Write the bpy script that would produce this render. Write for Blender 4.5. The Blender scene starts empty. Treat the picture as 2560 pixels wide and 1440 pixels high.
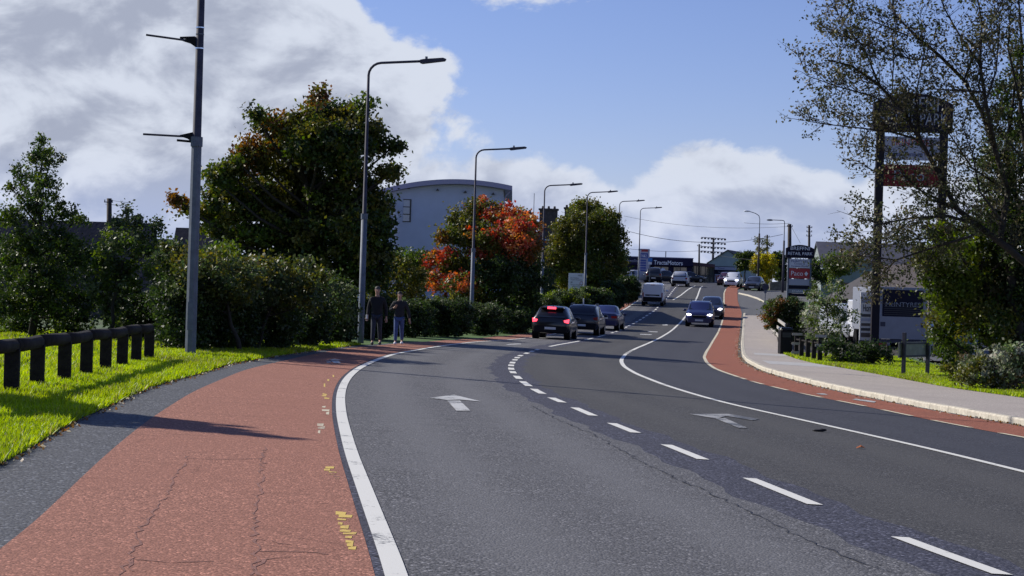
import bpy, math, random
import numpy as np
from mathutils import Vector, Matrix
random.seed(7)
RNG = np.random.default_rng(11)
SC = bpy.context.scene
COL = SC.collection
R = math.radians

# ---------------------------------------------------------------- camera
FPX = 4556.0; H0 = 735.0; ROLL = math.atan(0.0297); PITCH = (H0 - 720.0) / FPX; CAMZ = 1.6
cam_d = bpy.data.cameras.new('camera'); cam = bpy.data.objects.new('camera', cam_d); COL.objects.link(cam)
cam_d.sensor_width = 36.0; cam_d.lens = 36.0 * FPX / 2560.0; cam_d.clip_start = 0.1; cam_d.clip_end = 5000
_f = Vector((0, math.cos(PITCH), math.sin(PITCH))); _u = Vector((0, -math.sin(PITCH), math.cos(PITCH))); _r = Vector((1, 0, 0))
cr, sr = math.cos(ROLL), math.sin(ROLL)
_r2 = _r * cr + _u * sr; _u2 = -_r * sr + _u * cr
cam.matrix_world = Matrix(((_r2.x, _u2.x, -_f.x, 0), (_r2.y, _u2.y, -_f.y, 0), (_r2.z, _u2.z, -_f.z, CAMZ), (0, 0, 0, 1)))
SC.camera = cam

# ---------------------------------------------------------------- light, sky, exposure
SUN_EL = 33.0; SHADOW_DIR = 29.0            # shadows run to the right and towards the camera
sun_d = bpy.data.lights.new('sun', 'SUN'); sun_d.energy = 5.0; sun_d.angle = R(0.5); sun_d.color = (1.0, 0.94, 0.84)
sun = bpy.data.objects.new('sun', sun_d); COL.objects.link(sun)
ce = math.cos(R(SUN_EL))
to_sun = Vector((-math.cos(R(SHADOW_DIR)) * ce, math.sin(R(SHADOW_DIR)) * ce, math.sin(R(SUN_EL))))
sun.rotation_euler = to_sun.to_track_quat('Z', 'Y').to_euler(); sun.location = (-60, 60, 80)
SC.view_settings.view_transform = 'Standard'; SC.view_settings.look = 'None'
SC.view_settings.gamma = 1.0; SC.view_settings.use_curve_mapping = False
SC.view_settings.exposure = 0.14

world = bpy.data.worlds.new('World'); SC.world = world; world.use_nodes = True
def sky_nodes():
    nt = world.node_tree; N = nt.nodes; L = nt.links; N.clear()
    def m(op, a, b=None, c=None, clamp=False):
        n = N.new('ShaderNodeMath'); n.operation = op; n.use_clamp = clamp
        for i, v in enumerate((a, b, c)):
            if v is None: continue
            if isinstance(v, (int, float)): n.inputs[i].default_value = v
            else: L.new(v, n.inputs[i])
        return n.outputs[0]
    def ramp(x, a, b, smooth=True):
        n = N.new('ShaderNodeMapRange'); n.interpolation_type = 'SMOOTHSTEP' if smooth else 'LINEAR'
        L.new(x, n.inputs[0]); n.inputs[1].default_value = a; n.inputs[2].default_value = b
        n.inputs[3].default_value = 0; n.inputs[4].default_value = 1
        return n.outputs[0]
    def mix(f, a, b):
        n = N.new('ShaderNodeMix'); n.data_type = 'RGBA'
        if isinstance(f, (int, float)): n.inputs[0].default_value = f
        else: L.new(f, n.inputs[0])
        for i, v in ((6, a), (7, b)):
            if isinstance(v, tuple): n.inputs[i].default_value = (*v, 1)
            else: L.new(v, n.inputs[i])
        return n.outputs[2]
    tc = N.new('ShaderNodeTexCoord'); sx = N.new('ShaderNodeSeparateXYZ'); L.new(tc.outputs['Generated'], sx.inputs[0])
    X, Y, Z = sx.outputs
    az = m('ARCTAN2', X, Y); el = m('ARCSINE', Z)
    U = m('MULTIPLY', az, 4.556); V = m('MULTIPLY', el, 4.556)
    def noise(sx_, sy_, scale, det, rough, off=0.0, dist=0.0, du=0.0, dv=0.0):
        c = N.new('ShaderNodeCombineXYZ'); L.new(m('MULTIPLY', m('ADD', U, du), sx_), c.inputs[0])
        L.new(m('MULTIPLY', m('ADD', V, dv), sy_), c.inputs[1]); c.inputs[2].default_value = off
        n = N.new('ShaderNodeTexNoise'); L.new(c.outputs[0], n.inputs['Vector'])
        n.inputs['Scale'].default_value = scale; n.inputs['Detail'].default_value = det
        n.inputs['Roughness'].default_value = rough; n.inputs['Distortion'].default_value = dist
        return n.outputs['Fac']
    sky = N.new('ShaderNodeTexSky'); sky.sky_type = 'NISHITA'; sky.sun_disc = False
    sky.sun_elevation = R(SUN_EL); sky.sun_rotation = R(-90 + SHADOW_DIR)
    sky.air_density = 1.0; sky.dust_density = 0.0; sky.ozone_density = 4.0; sky.altitude = 80
    n1 = noise(1, 1.5, 3.4, 9, 0.56, 0.0, 0.35)
    n2 = noise(1, 1.7, 7.5, 8, 0.6, 3.1, 0.2)
    # heavy cloud bank on the left of the view: its right border leans left as it climbs
    lean = m('MULTIPLY', m('MAXIMUM', m('SUBTRACT', V, 0.56), 0.0), 1.9)
    s1 = m('MULTIPLY', m('SUBTRACT', m('SUBTRACT', -0.13, lean), U), 2.6)
    s1 = m('MINIMUM', s1, 0.75)
    # band of cumulus low over the horizon
    hump = m('MULTIPLY', ramp(m('ABSOLUTE', m('SUBTRACT', U, 0.47)), 0.22, 0.0), 0.055)
    dip = m('MULTIPLY', ramp(m('ABSOLUTE', m('SUBTRACT', U, 0.25)), 0.10, 0.0), -0.03)
    top = m('ADD', m('ADD', 0.345, hump), dip)
    s2 = m('MULTIPLY', m('SUBTRACT', top, V), 6.5)
    s2 = m('MINIMUM', s2, 0.55)
    # thin streak high above the middle
    du = m('DIVIDE', m('SUBTRACT', U, 0.06), 0.42); dv = m('DIVIDE', m('SUBTRACT', V, 0.80), 0.20)
    s3 = m('SUBTRACT', 0.22, m('ADD', m('MULTIPLY', du, du), m('MULTIPLY', dv, dv)))
    s3 = m('MAXIMUM', s3, -1.0)
    bias = m('MAXIMUM', m('MAXIMUM', s1, s2), s3)
    # higher up and all round: broken cloud, thinning overhead
    hi = m('MAXIMUM', ramp(V, 0.95, 1.6), ramp(m('ABSOLUTE', U), 1.0, 2.4))
    far = m('SUBTRACT', m('MULTIPLY', noise(0.5, 0.8, 0.9, 3, 0.5, 9.0), 1.6), 1.35)
    bm = N.new('ShaderNodeMix'); bm.data_type = 'FLOAT'; L.new(hi, bm.inputs[0]); L.new(bias, bm.inputs[2]); L.new(far, bm.inputs[3])
    bias = bm.outputs[0]
    dens = m('ADD', bias, m('MULTIPLY', m('SUBTRACT', n1, 0.5), 1.75))
    dens = m('ADD', dens, m('MULTIPLY', m('SUBTRACT', n2, 0.5), 0.55))
    cover = ramp(dens, -0.04, 0.20)
    # light on the clouds: sample the field again a little towards the sun
    n1b = noise(1, 1.5, 3.4, 9, 0.56, 0.0, 0.35, -0.035, 0.05)
    lit = m('ADD', 0.5, m('MULTIPLY', m('SUBTRACT', n1, n1b), 5.0))
    big = noise(1, 1.9, 2.1, 6, 0.55, 5.7, 0.4)
    shade = m('ADD', m('MULTIPLY', m('SUBTRACT', big, 0.5), 2.6), m('MULTIPLY', m('SUBTRACT', lit, 0.5), 0.75))
    edge = ramp(dens, 0.62, 0.12)
    shade = m('ADD', m('ADD', shade, 0.60), m('MULTIPLY', edge, 0.5))
    low = ramp(V, 0.36, 0.12)
    shade = m('SUBTRACT', shade, m('MULTIPLY', low, 0.25))
    sh = ramp(shade, 0.0, 1.15)
    white = mix(low, CLOUD_W, CLOUD_WL); grey = mix(low, CLOUD_G, CLOUD_GL)
    cloud = mix(sh, grey, white)
    # clear air: the physical sky, with the thin bluish veil of the lowest air
    scaled = N.new('ShaderNodeMix'); scaled.data_type = 'RGBA'; scaled.blend_type = 'MULTIPLY'; scaled.inputs[0].default_value = 1
    L.new(sky.outputs[0], scaled.inputs[6]); scaled.inputs[7].default_value = (*SKY_TINT, 1)
    col = mix(cover, scaled.outputs[2], cloud)
    bg = N.new('ShaderNodeBackground'); L.new(col, bg.inputs[0]); bg.inputs[1].default_value = SKY_STR
    out = N.new('ShaderNodeOutputWorld'); L.new(bg.outputs[0], out.inputs[0])
SKY_STR = 0.12
_k = 0.93 / SKY_STR
SKY_TINT = (0.735, 0.66, 0.855)
CLOUD_W = tuple(v * _k for v in (0.66, 0.71, 0.82)); CLOUD_G = tuple(v * _k for v in (0.375, 0.415, 0.53))
CLOUD_WL = tuple(v * _k for v in (0.66, 0.71, 0.86)); CLOUD_GL = tuple(v * _k for v in (0.40, 0.47, 0.68))
sky_nodes()

# ---------------------------------------------------------------- lie of the land
GY = [0, 10, 20, 39, 60, 82, 100, 120, 150, 205, 225, 400, 1200]
GV = [1.57, 1.6, 1.64, 1.72, 1.88, 2.0, 2.0, 1.82, 0.64, -1.5, -2.0, -3.2, -3.0]
_X = np.array(GY, float); _Y = np.array(GV, float); _d = np.diff(_Y) / np.diff(_X); _h = np.diff(_X)
_M = np.zeros(len(_X)); _M[1:-1] = (_d[1:] * _h[:-1] + _d[:-1] * _h[1:]) / (_X[2:] - _X[:-2]); _M[0] = _d[0]; _M[-1] = 0
def gdrop(y):
    y = np.clip(y, -60, 1190)
    i = np.clip(np.searchsorted(_X, y) - 1, 0, len(_X) - 2)
    h = _h[i]; t = (y - _X[i]) / h
    r = (2*t**3 - 3*t*t + 1) * _Y[i] + (t**3 - 2*t*t + t) * h * _M[i] + (-2*t**3 + 3*t*t) * _Y[i+1] + (t**3 - t*t) * h * _M[i+1]
    return np.where(y < 0, _Y[0] + _M[0] * y, r)
def gz(x, y):
    x = np.asarray(x, float); y = np.asarray(y, float)
    c = 0.03 * np.clip((120 - y) / 50, 0, 1)
    return CAMZ - (gdrop(y) + c * np.clip(x, -9, 14))
def gzf(x, y): return float(gz(x, y))
def ray(px, py):
    a = px - 1280.0; b = py - 720.0
    u = a * cr + b * sr; v = -a * sr + b * cr
    y = math.cos(PITCH) + v / FPX * math.sin(PITCH); z = math.sin(PITCH) - v / FPX * math.cos(PITCH)
    return u / FPX / y, z / y
def at(px, py, d):                      # point at depth d seen in the photograph at (px, py)
    rx, rz = ray(px, py); return Vector((rx * d, d, CAMZ + rz * d))
_TY = np.concatenate([np.arange(3, 60, 0.2), np.arange(60, 420, 0.4)])
def gnd(px, py):                        # ground point under a pixel of the photograph
    rx, rz = ray(px, py)
    e = CAMZ + rz * _TY - gz(rx * _TY, _TY)
    i = int(np.argmax(e <= 0)); lo, hi = _TY[max(i - 1, 0)], _TY[i]
    for _ in range(25):
        mm = (lo + hi) / 2
        if CAMZ + rz * mm - gzf(rx * mm, mm) <= 0: hi = mm
        else: lo = mm
    return (rx * hi, hi)
def foot(px, d):                        # ground point at depth d, in the column px (taken near the ground)
    x = (px - 1280.0) / FPX * d
    for _ in range(3):
        z = gzf(x, d); v = -(z - CAMZ) / d * FPX + 15
        x = ((px - 1280.0) * cr + (v) * sr) / FPX * d
    return Vector((x, d, gzf(x, d)))

# ---------------------------------------------------------------- object helpers
def tag(o, label=None, cat=None, group=None, kind=None):
    if label: o['label'] = label
    if cat: o['category'] = cat
    if group: o['group'] = group
    if kind: o['kind'] = kind
    return o
def link(o, parent=None):
    COL.objects.link(o)
    if parent is not None: o.parent = parent
    return o
def empty(name, loc=(0, 0, 0), rz=0.0, label=None, cat=None, group=None, kind=None):
    o = bpy.data.objects.new(name, None); o.location = loc; o.rotation_euler = (0, 0, rz); COL.objects.link(o)
    return tag(o, label, cat, group, kind)
class MB:
    def __init__(s): s.v = []; s.f = []; s.mi = []; s.cur = 0
    def add(s, vs, fs, mi=None):
        b = len(s.v); s.v += [tuple(v) for v in vs]; s.f += [tuple(i + b for i in f) for f in fs]
        s.mi += [s.cur if mi is None else mi] * len(fs); return s
    def box(s, c, d, rz=0.0, mi=None, taper=1.0):
        x, y, z = d[0] / 2, d[1] / 2, d[2] / 2; ca, sa = math.cos(rz), math.sin(rz); vs = []
        for k in (-1, 1):
            t = taper if k > 0 else 1.0
            for i, j in ((-1, -1), (1, -1), (1, 1), (-1, 1)):
                a, b = i * x * t, j * y * t
                vs.append((c[0] + a * ca - b * sa, c[1] + a * sa + b * ca, c[2] + k * z))
        return s.add(vs, [(3, 2, 1, 0), (4, 5, 6, 7), (0, 1, 5, 4), (1, 2, 6, 5), (2, 3, 7, 6), (3, 0, 4, 7)], mi)
    def bx(s, x0, x1, y0, y1, z0, z1, mi=None):
        return s.box(((x0 + x1) / 2, (y0 + y1) / 2, (z0 + z1) / 2), (abs(x1 - x0), abs(y1 - y0), abs(z1 - z0)), 0, mi)
    def tube(s, pts, rad, n=8, cap=True, mi=None):
        pts = [Vector(p) for p in pts]; k = len(pts)
        if not hasattr(rad, '__len__'): rad = [rad] * k
        vs = []; prev = None
        for i, p in enumerate(pts):
            t = (pts[min(i + 1, k - 1)] - pts[max(i - 1, 0)]).normalized()
            if prev is None:
                a = Vector((1, 0, 0)) if abs(t.x) < 0.9 else Vector((0, 1, 0)); a = (a - t * a.dot(t)).normalized()
            else:
                a = prev - t * prev.dot(t); a = a.normalized() if a.length > 1e-6 else prev
            prev = a; b = t.cross(a)
            for j in range(n):
                an = 2 * math.pi * (j + 0.5) / n
                vs.append(p + (a * math.cos(an) + b * math.sin(an)) * rad[i])
        fs = [(i * n + j, i * n + (j + 1) % n, (i + 1) * n + (j + 1) % n, (i + 1) * n + j) for i in range(k - 1) for j in range(n)]
        if cap: fs += [tuple(range(n - 1, -1, -1)), tuple((k - 1) * n + j for j in range(n))]
        return s.add(vs, fs, mi)
    def prism(s, poly, axis, a, b, mi=None):            # poly in the two other axes, extruded along axis from a to b
        n = len(poly); vs = []
        for t in (a, b):
            for p, q in poly:
                vs.append({'x': (t, p, q), 'y': (p, t, q), 'z': (p, q, t)}[axis])
        fs = [tuple(range(n - 1, -1, -1)), tuple(range(n, 2 * n))] + [(i, (i + 1) % n, n + (i + 1) % n, n + i) for i in range(n)]
        return s.add(vs, fs, mi)
    def ball(s, c, r, n=10, m=6, mi=None):
        if not hasattr(r, '__len__'): r = (r, r, r)
        vs = [(c[0], c[1], c[2] - r[2])]
        for i in range(1, m):
            a = math.pi * i / m
            for j in range(n):
                b = 2 * math.pi * j / n
                vs.append((c[0] + r[0] * math.sin(a) * math.cos(b), c[1] + r[1] * math.sin(a) * math.sin(b), c[2] - r[2] * math.cos(a)))
        vs.append((c[0], c[1], c[2] + r[2])); e = len(vs) - 1
        fs = [(0, 1 + (j + 1) % n, 1 + j) for j in range(n)]
        for i in range(m - 2):
            for j in range(n): fs.append((1 + i * n + j, 1 + i * n + (j + 1) % n, 1 + (i + 1) * n + (j + 1) % n, 1 + (i + 1) * n + j))
        fs += [(e, 1 + (m - 2) * n + j, 1 + (m - 2) * n + (j + 1) % n) for j in range(n)]
        return s.add(vs, fs, mi)
    def build(s, name, mats, parent=None, smooth=False, bevel=0.0):
        me = bpy.data.meshes.new(name); me.from_pydata(s.v, [], s.f)
        if not isinstance(mats, (list, tuple)): mats = [mats]
        for q in mats: me.materials.append(q)
        if len(mats) > 1: me.polygons.foreach_set('material_index', s.mi)
        if smooth: me.polygons.foreach_set('use_smooth', [True] * len(me.polygons))
        me.update(); o = bpy.data.objects.new(name, me); link(o, parent)
        if bevel:
            b = o.modifiers.new('bevel', 'BEVEL'); b.width = bevel; b.segments = 2; b.limit_method = 'ANGLE'
        return o
def copy_tree(o, parent=None):
    c = o.copy(); COL.objects.link(c); c.parent = parent
    for ch in list(o.children): copy_tree(ch, c)
    return c
def text(s, size, mat, parent, loc, rot=(math.pi / 2, 0, 0), name='lettering', fit=None, bold=0.0, shear=0.0):
    cu = bpy.data.curves.new('txt', 'FONT'); cu.body = s; cu.size = size; cu.align_x = 'CENTER'; cu.align_y = 'CENTER'
    cu.extrude = 0.006; cu.offset = bold; cu.shear = shear; cu.resolution_u = 3
    t = bpy.data.objects.new('txt', cu); COL.objects.link(t); bpy.context.view_layer.update()
    me = bpy.data.meshes.new_from_object(t.evaluated_get(bpy.context.evaluated_depsgraph_get()))
    w = t.dimensions.x; bpy.data.objects.remove(t)
    o = bpy.data.objects.new(name, me); me.materials.clear(); me.materials.append(mat)
    o.rotation_euler = rot; o.location = loc
    if fit and w > 0: o.scale = (fit / w, 1, 1)
    return link(o, parent)

# ---------------------------------------------------------------- materials
def mat(name, col, rough=0.6, metal=0.0, spec=0.5, emit=None, estr=0.0, var=0.0, vscale=4.0, bump=0.0, bscale=30.0, coat=0.0, col2=None, alpha=None, trans=0.0):
    m = bpy.data.materials.new(name); m.use_nodes = True; nt = m.node_tree; b = nt.nodes['Principled BSDF']
    b.inputs['Base Color'].default_value = (*col, 1); b.inputs['Roughness'].default_value = rough
    b.inputs['Metallic'].default_value = metal; b.inputs['Specular IOR Level'].default_value = spec
    b.inputs['Coat Weight'].default_value = coat; b.inputs['Coat Roughness'].default_value = 0.05
    if trans: b.inputs['Transmission Weight'].default_value = trans
    if emit: b.inputs['Emission Color'].default_value = (*emit, 1); b.inputs['Emission Strength'].default_value = estr
    if var or bump:
        tc = nt.nodes.new('ShaderNodeTexCoord')
    if var:
        n = nt.nodes.new('ShaderNodeTexNoise'); n.inputs['Scale'].default_value = vscale; n.inputs['Detail'].default_value = 6; n.inputs['Roughness'].default_value = 0.65
        nt.links.new(tc.outputs['Object'], n.inputs['Vector'])
        r = nt.nodes.new('ShaderNodeValToRGB'); c2 = col2 or tuple(min(1, c * (1 + var)) for c in col); c1 = tuple(c * (1 - var) for c in col)
        r.color_ramp.elements[0].color = (*c1, 1); r.color_ramp.elements[1].color = (*c2, 1)
        r.color_ramp.elements[0].position = 0.3; r.color_ramp.elements[1].position = 0.7
        nt.links.new(n.outputs['Fac'], r.inputs['Fac']); nt.links.new(r.outputs['Color'], b.inputs['Base Color'])
    if bump:
        n = nt.nodes.new('ShaderNodeTexNoise'); n.inputs['Scale'].default_value = bscale; n.inputs['Detail'].default_value = 5
        nt.links.new(tc.outputs['Object'], n.inputs['Vector'])
        bb = nt.nodes.new('ShaderNodeBump'); bb.inputs['Strength'].default_value = bump; bb.inputs['Distance'].default_value = 0.02
        nt.links.new(n.outputs['Fac'], bb.inputs['Height']); nt.links.new(bb.outputs['Normal'], b.inputs['Normal'])
    return m
def tarmac(name, c0, c1, c2, grain=55.0, bump=0.5, rough=0.82, track=None, crack=0.0, spec=0.35, con=1.0):
    """stone chippings (c0 gaps, c1 stones), slow stains towards c2, wheel tracks along UV u"""
    m = bpy.data.materials.new(name); m.use_nodes = True; nt = m.node_tree; N = nt.nodes; L = nt.links; b = N['Principled BSDF']
    b.inputs['Roughness'].default_value = rough; b.inputs['Specular IOR Level'].default_value = spec
    tc = N.new('ShaderNodeTexCoord'); P = tc.outputs['Object']
    def noise(scale, det, r=0.6, vec=None):
        n = N.new('ShaderNodeTexNoise'); n.inputs['Scale'].default_value = scale; n.inputs['Detail'].default_value = det; n.inputs['Roughness'].default_value = r
        L.new(vec or P, n.inputs['Vector']); return n.outputs['Fac']
    def mix(f, a, b_, mode='MIX'):
        n = N.new('ShaderNodeMix'); n.data_type = 'RGBA'; n.blend_type = mode
        if isinstance(f, (int, float)): n.inputs[0].default_value = f
        else: L.new(f, n.inputs[0])
        for i, v in ((6, a), (7, b_)):
            if isinstance(v, tuple): n.inputs[i].default_value = (*v, 1)
            else: L.new(v, n.inputs[i])
        return n.outputs[2]
    def rng(x, a, b_, lo=0.0, hi=1.0):
        n = N.new('ShaderNodeMapRange'); L.new(x, n.inputs[0])
        for i, v in enumerate((a, b_, lo, hi)): n.inputs[i + 1].default_value = v
        return n.outputs[0]
    v = N.new('ShaderNodeTexVoronoi'); v.inputs['Scale'].default_value = grain; L.new(P, v.inputs['Vector'])
    cell = N.new('ShaderNodeSeparateColor'); L.new(v.outputs['Color'], cell.inputs[0])
    g = rng(noise(grain * 0.8, 2), 0.38, 0.62)
    col = mix(g, c0, c1)
    lite = rng(cell.outputs[0], 0.82, 0.98, 0, con); col = mix(lite, col, tuple(min(1, q * 2.3) for q in c1))
    drk = rng(cell.outputs[1], 0.74, 0.92, 0, 0.85 * con); col = mix(drk, col, tuple(q * 0.35 for q in c0))
    col = mix(rng(noise(0.55, 5), 0.35, 0.75, 0, 0.7), col, c2)
    mp = N.new('ShaderNodeMapping'); mp.inputs['Scale'].default_value = (0.35, 2.6, 1); L.new(P, mp.inputs['Vector'])
    col = mix(rng(noise(1.3, 6, 0.7, mp.outputs[0]), 0.56, 0.78, 0, 0.55), col, tuple(q * 0.6 for q in c0))
    if track:
        uv = N.new('ShaderNodeSeparateXYZ'); L.new(tc.outputs['UV'], uv.inputs[0])
        w = N.new('ShaderNodeMath'); w.operation = 'PINGPONG'; L.new(uv.outputs[0], w.inputs[0]); w.inputs[1].default_value = 0.5
        dd = N.new('ShaderNodeMath'); dd.operation = 'SUBTRACT'; L.new(w.outputs[0], dd.inputs[0]); dd.inputs[1].default_value = 0.27
        ab = N.new('ShaderNodeMath'); ab.operation = 'ABSOLUTE'; L.new(dd.outputs[0], ab.inputs[0])
        ww = rng(noise(3.0, 4), 0.2, 0.8, -0.05, 0.05); sm = N.new('ShaderNodeMath'); sm.operation = 'ADD'; L.new(ab.outputs[0], sm.inputs[0]); L.new(ww, sm.inputs[1])
        col = mix(rng(sm.outputs[0], 0.16, 0.03, 0, track[1]), col, track[0])
    if crack:
        vc = N.new('ShaderNodeTexVoronoi'); vc.feature = 'DISTANCE_TO_EDGE'; vc.inputs['Scale'].default_value = 0.42
        wn = N.new('ShaderNodeTexNoise'); wn.inputs['Scale'].default_value = 2.5; wn.inputs['Detail'].default_value = 6; L.new(P, wn.inputs['Vector'])
        wm = N.new('ShaderNodeMix'); wm.data_type = 'RGBA'; wm.blend_type = 'ADD'; wm.inputs[0].default_value = 0.35; L.new(P, wm.inputs[6]); L.new(wn.outputs['Color'], wm.inputs[7])
        L.new(wm.outputs[2], vc.inputs['Vector'])
        ed = rng(vc.outputs['Distance'], 0.012, 0.0, 0, 1)
        ptc = rng(noise(1.1, 3), 0.5, 0.6); mm = N.new('ShaderNodeMath'); mm.operation = 'MULTIPLY'; L.new(ed, mm.inputs[0]); L.new(ptc, mm.inputs[1])
        m2 = N.new('ShaderNodeMath'); m2.operation = 'MULTIPLY'; L.new(mm.outputs[0], m2.inputs[0]); m2.inputs[1].default_value = crack
        col = mix(m2.outputs[0], col, tuple(q * 0.3 for q in c0))
    L.new(col, b.inputs['Base Color'])
    bb = N.new('ShaderNodeBump'); bb.inputs['Strength'].default_value = bump; bb.inputs['Distance'].default_value = 0.008
    L.new(v.outputs['Distance'], bb.inputs['Height']); bb.invert = True; L.new(bb.outputs['Normal'], b.inputs['Normal'])
    return m
def paint(name, col, wear=0.45, under=(0.075, 0.08, 0.09)):
    """road paint, worn through to the tarmac in patches"""
    m = bpy.data.materials.new(name); m.use_nodes = True; nt = m.node_tree; N = nt.nodes; L = nt.links; b = N['Principled BSDF']
    b.inputs['Roughness'].default_value = 0.7; tc = N.new('ShaderNodeTexCoord')
    n = N.new('ShaderNodeTexNoise'); n.inputs['Scale'].default_value = 26; n.inputs['Detail'].default_value = 6; n.inputs['Roughness'].default_value = 0.75; L.new(tc.outputs['Object'], n.inputs['Vector'])
    n2 = N.new('ShaderNodeTexNoise'); n2.inputs['Scale'].default_value = 1.6; n2.inputs['Detail'].default_value = 4; L.new(tc.outputs['Object'], n2.inputs['Vector'])
    a = N.new('ShaderNodeMath'); a.operation = 'ADD'; L.new(n.outputs['Fac'], a.inputs[0]); L.new(n2.outputs['Fac'], a.inputs[1])
    r = N.new('ShaderNodeMapRange'); L.new(a.outputs[0], r.inputs[0]); r.inputs[1].default_value = 1.42 - wear; r.inputs[2].default_value = 1.52 - wear * 0.9
    mx = N.new('ShaderNodeMix'); mx.data_type = 'RGBA'; L.new(r.outputs[0], mx.inputs[0]); mx.inputs[6].default_value = (*col, 1); mx.inputs[7].default_value = (*under, 1)
    L.new(mx.outputs[2], b.inputs['Base Color']); return m
M = {}
M['lane_left'] = tarmac('asphalt_worn_grey', (0.068, 0.068, 0.072), (0.128, 0.127, 0.132), (0.115, 0.115, 0.12), track=((0.145, 0.145, 0.15), 0.55), con=1.15, bump=0.75)
M['strip'] = tarmac('asphalt_coarse_dark_seam', (0.024, 0.025, 0.042), (0.072, 0.074, 0.10), (0.042, 0.043, 0.06), grain=40, bump=0.9)
M['lane_mid'] = tarmac('asphalt_brown_grey', (0.038, 0.037, 0.038), (0.070, 0.069, 0.068), (0.055, 0.053, 0.051), track=((0.076, 0.074, 0.071), 0.45))
M['lane_right'] = tarmac('asphalt_dark_blue_grey', (0.025, 0.026, 0.034), (0.052, 0.054, 0.066), (0.034, 0.036, 0.046), track=((0.049, 0.051, 0.062), 0.4))
M['path'] = tarmac('asphalt_path_grey', (0.05, 0.054, 0.062), (0.105, 0.11, 0.12), (0.085, 0.088, 0.095), grain=42, bump=0.8)
M['red'] = tarmac('red_cycle_surfacing', (0.25, 0.112, 0.078), (0.365, 0.172, 0.122), (0.30, 0.135, 0.094), grain=60, crack=0.35, rough=0.9, spec=0.2, con=0.75, bump=0.55)
M['red2'] = tarmac('red_cycle_lane_surfacing', (0.23, 0.078, 0.048), (0.34, 0.125, 0.078), (0.24, 0.10, 0.066), grain=60, crack=0.6, rough=0.9, spec=0.2, con=0.75, bump=0.55)
M['pavement'] = tarmac('concrete_footway', (0.34, 0.30, 0.265), (0.44, 0.39, 0.345), (0.32, 0.28, 0.25), grain=60, con=0.5, bump=0.3, rough=0.9)
M['slab'] = mat('tactile_slab_pale', (0.42, 0.41, 0.39), 0.8, var=0.15, vscale=5)
M['kerb'] = mat('kerb_concrete_cream', (0.50, 0.46, 0.37), 0.85, var=0.28, vscale=9, bump=0.4, bscale=60)
M['joint'] = mat('red_surfacing_worn_joint', (0.225, 0.10, 0.074), 0.95, var=0.35, vscale=12)
M['white_faint'] = paint('road_paint_faint', (0.34, 0.34, 0.33), 0.50)
M['white_line'] = paint('road_paint_white', (0.70, 0.69, 0.63), 0.27)
M['white_worn'] = paint('road_paint_worn', (0.52, 0.52, 0.50), 0.40)
M['cream_line'] = paint('road_paint_cream', (0.62, 0.56, 0.40), 0.34, (0.2, 0.08, 0.06))
M['yellow'] = paint('survey_paint_yellow', (0.66, 0.47, 0.10), 0.36, (0.25, 0.10, 0.08))
M['yard'] = tarmac('yard_tarmac', (0.08, 0.082, 0.085), (0.13, 0.13, 0.135), (0.1, 0.1, 0.1), grain=20)
M['soil'] = mat('dark_soil', (0.03, 0.024, 0.016), 0.95, var=0.4, vscale=3)
M['turf'] = mat('turf', (0.055, 0.115, 0.012), 0.9, var=0.45, vscale=1.3, bump=0.6, bscale=18)
M['land'] = mat('far_turf', (0.05, 0.085, 0.02), 0.95, var=0.4, vscale=0.15)
M['galv'] = mat('galvanised_steel', (0.12, 0.14, 0.18), 0.65, 0.1, spec=0.3, var=0.25, vscale=6)
M['galv_dark'] = mat('dull_dark_steel', (0.05, 0.05, 0.072), 0.7, 0.0, spec=0.25, var=0.3, vscale=5)
M['timber'] = mat('weathered_dark_timber', (0.024, 0.021, 0.02), 0.9, spec=0.15, var=0.5, vscale=7, bump=0.5, bscale=25)
M['timber_pale'] = mat('pale_sunlit_timber', (0.36, 0.34, 0.31), 0.85, var=0.3, vscale=6)  # sunlight on the fence rails is painted into this pale tone
M['pole_wood'] = mat('creosoted_pole', (0.045, 0.035, 0.03), 0.85, var=0.3, vscale=2)
M['black'] = mat('black_plastic', (0.008, 0.008, 0.010), 0.6, spec=0.15)
M['black_gloss'] = mat('black_gloss', (0.01, 0.01, 0.012), 0.2)
M['rubber'] = mat('tyre_rubber', (0.008, 0.008, 0.009), 0.9, spec=0.1)
M['alloy'] = mat('wheel_alloy', (0.35, 0.36, 0.38), 0.35, 0.8)
M['glass'] = mat('dark_window_glass', (0.015, 0.02, 0.028), 0.06, spec=0.9)
M['chrome'] = mat('chrome_trim', (0.6, 0.62, 0.65), 0.15, 1.0)
M['plate'] = mat('number_plate', (0.55, 0.56, 0.58), 0.5)
M['lamp_red'] = mat('rear_lamp_red', (0.25, 0.01, 0.01), 0.2)
M['lamp_red_on'] = mat('rear_lamp_lit', (0.6, 0.03, 0.04), 0.3, emit=(1, 0.06, 0.10), estr=2.6)
M['lamp_clear'] = mat('headlamp_clear', (0.5, 0.52, 0.55), 0.1)
M['lamp_on'] = mat('headlamp_lit', (0.9, 0.9, 1), 0.2, emit=(0.93, 0.9, 1.0), estr=7)
M['wire'] = mat('overhead_cable', (0.02, 0.02, 0.02), 0.7)
M['bark'] = mat('bark_dark', (0.026, 0.021, 0.017), 0.9, var=0.4, vscale=10)
M['bark_grey'] = mat('bark_grey_brown', (0.07, 0.058, 0.048), 0.9, var=0.4, vscale=10)

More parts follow.
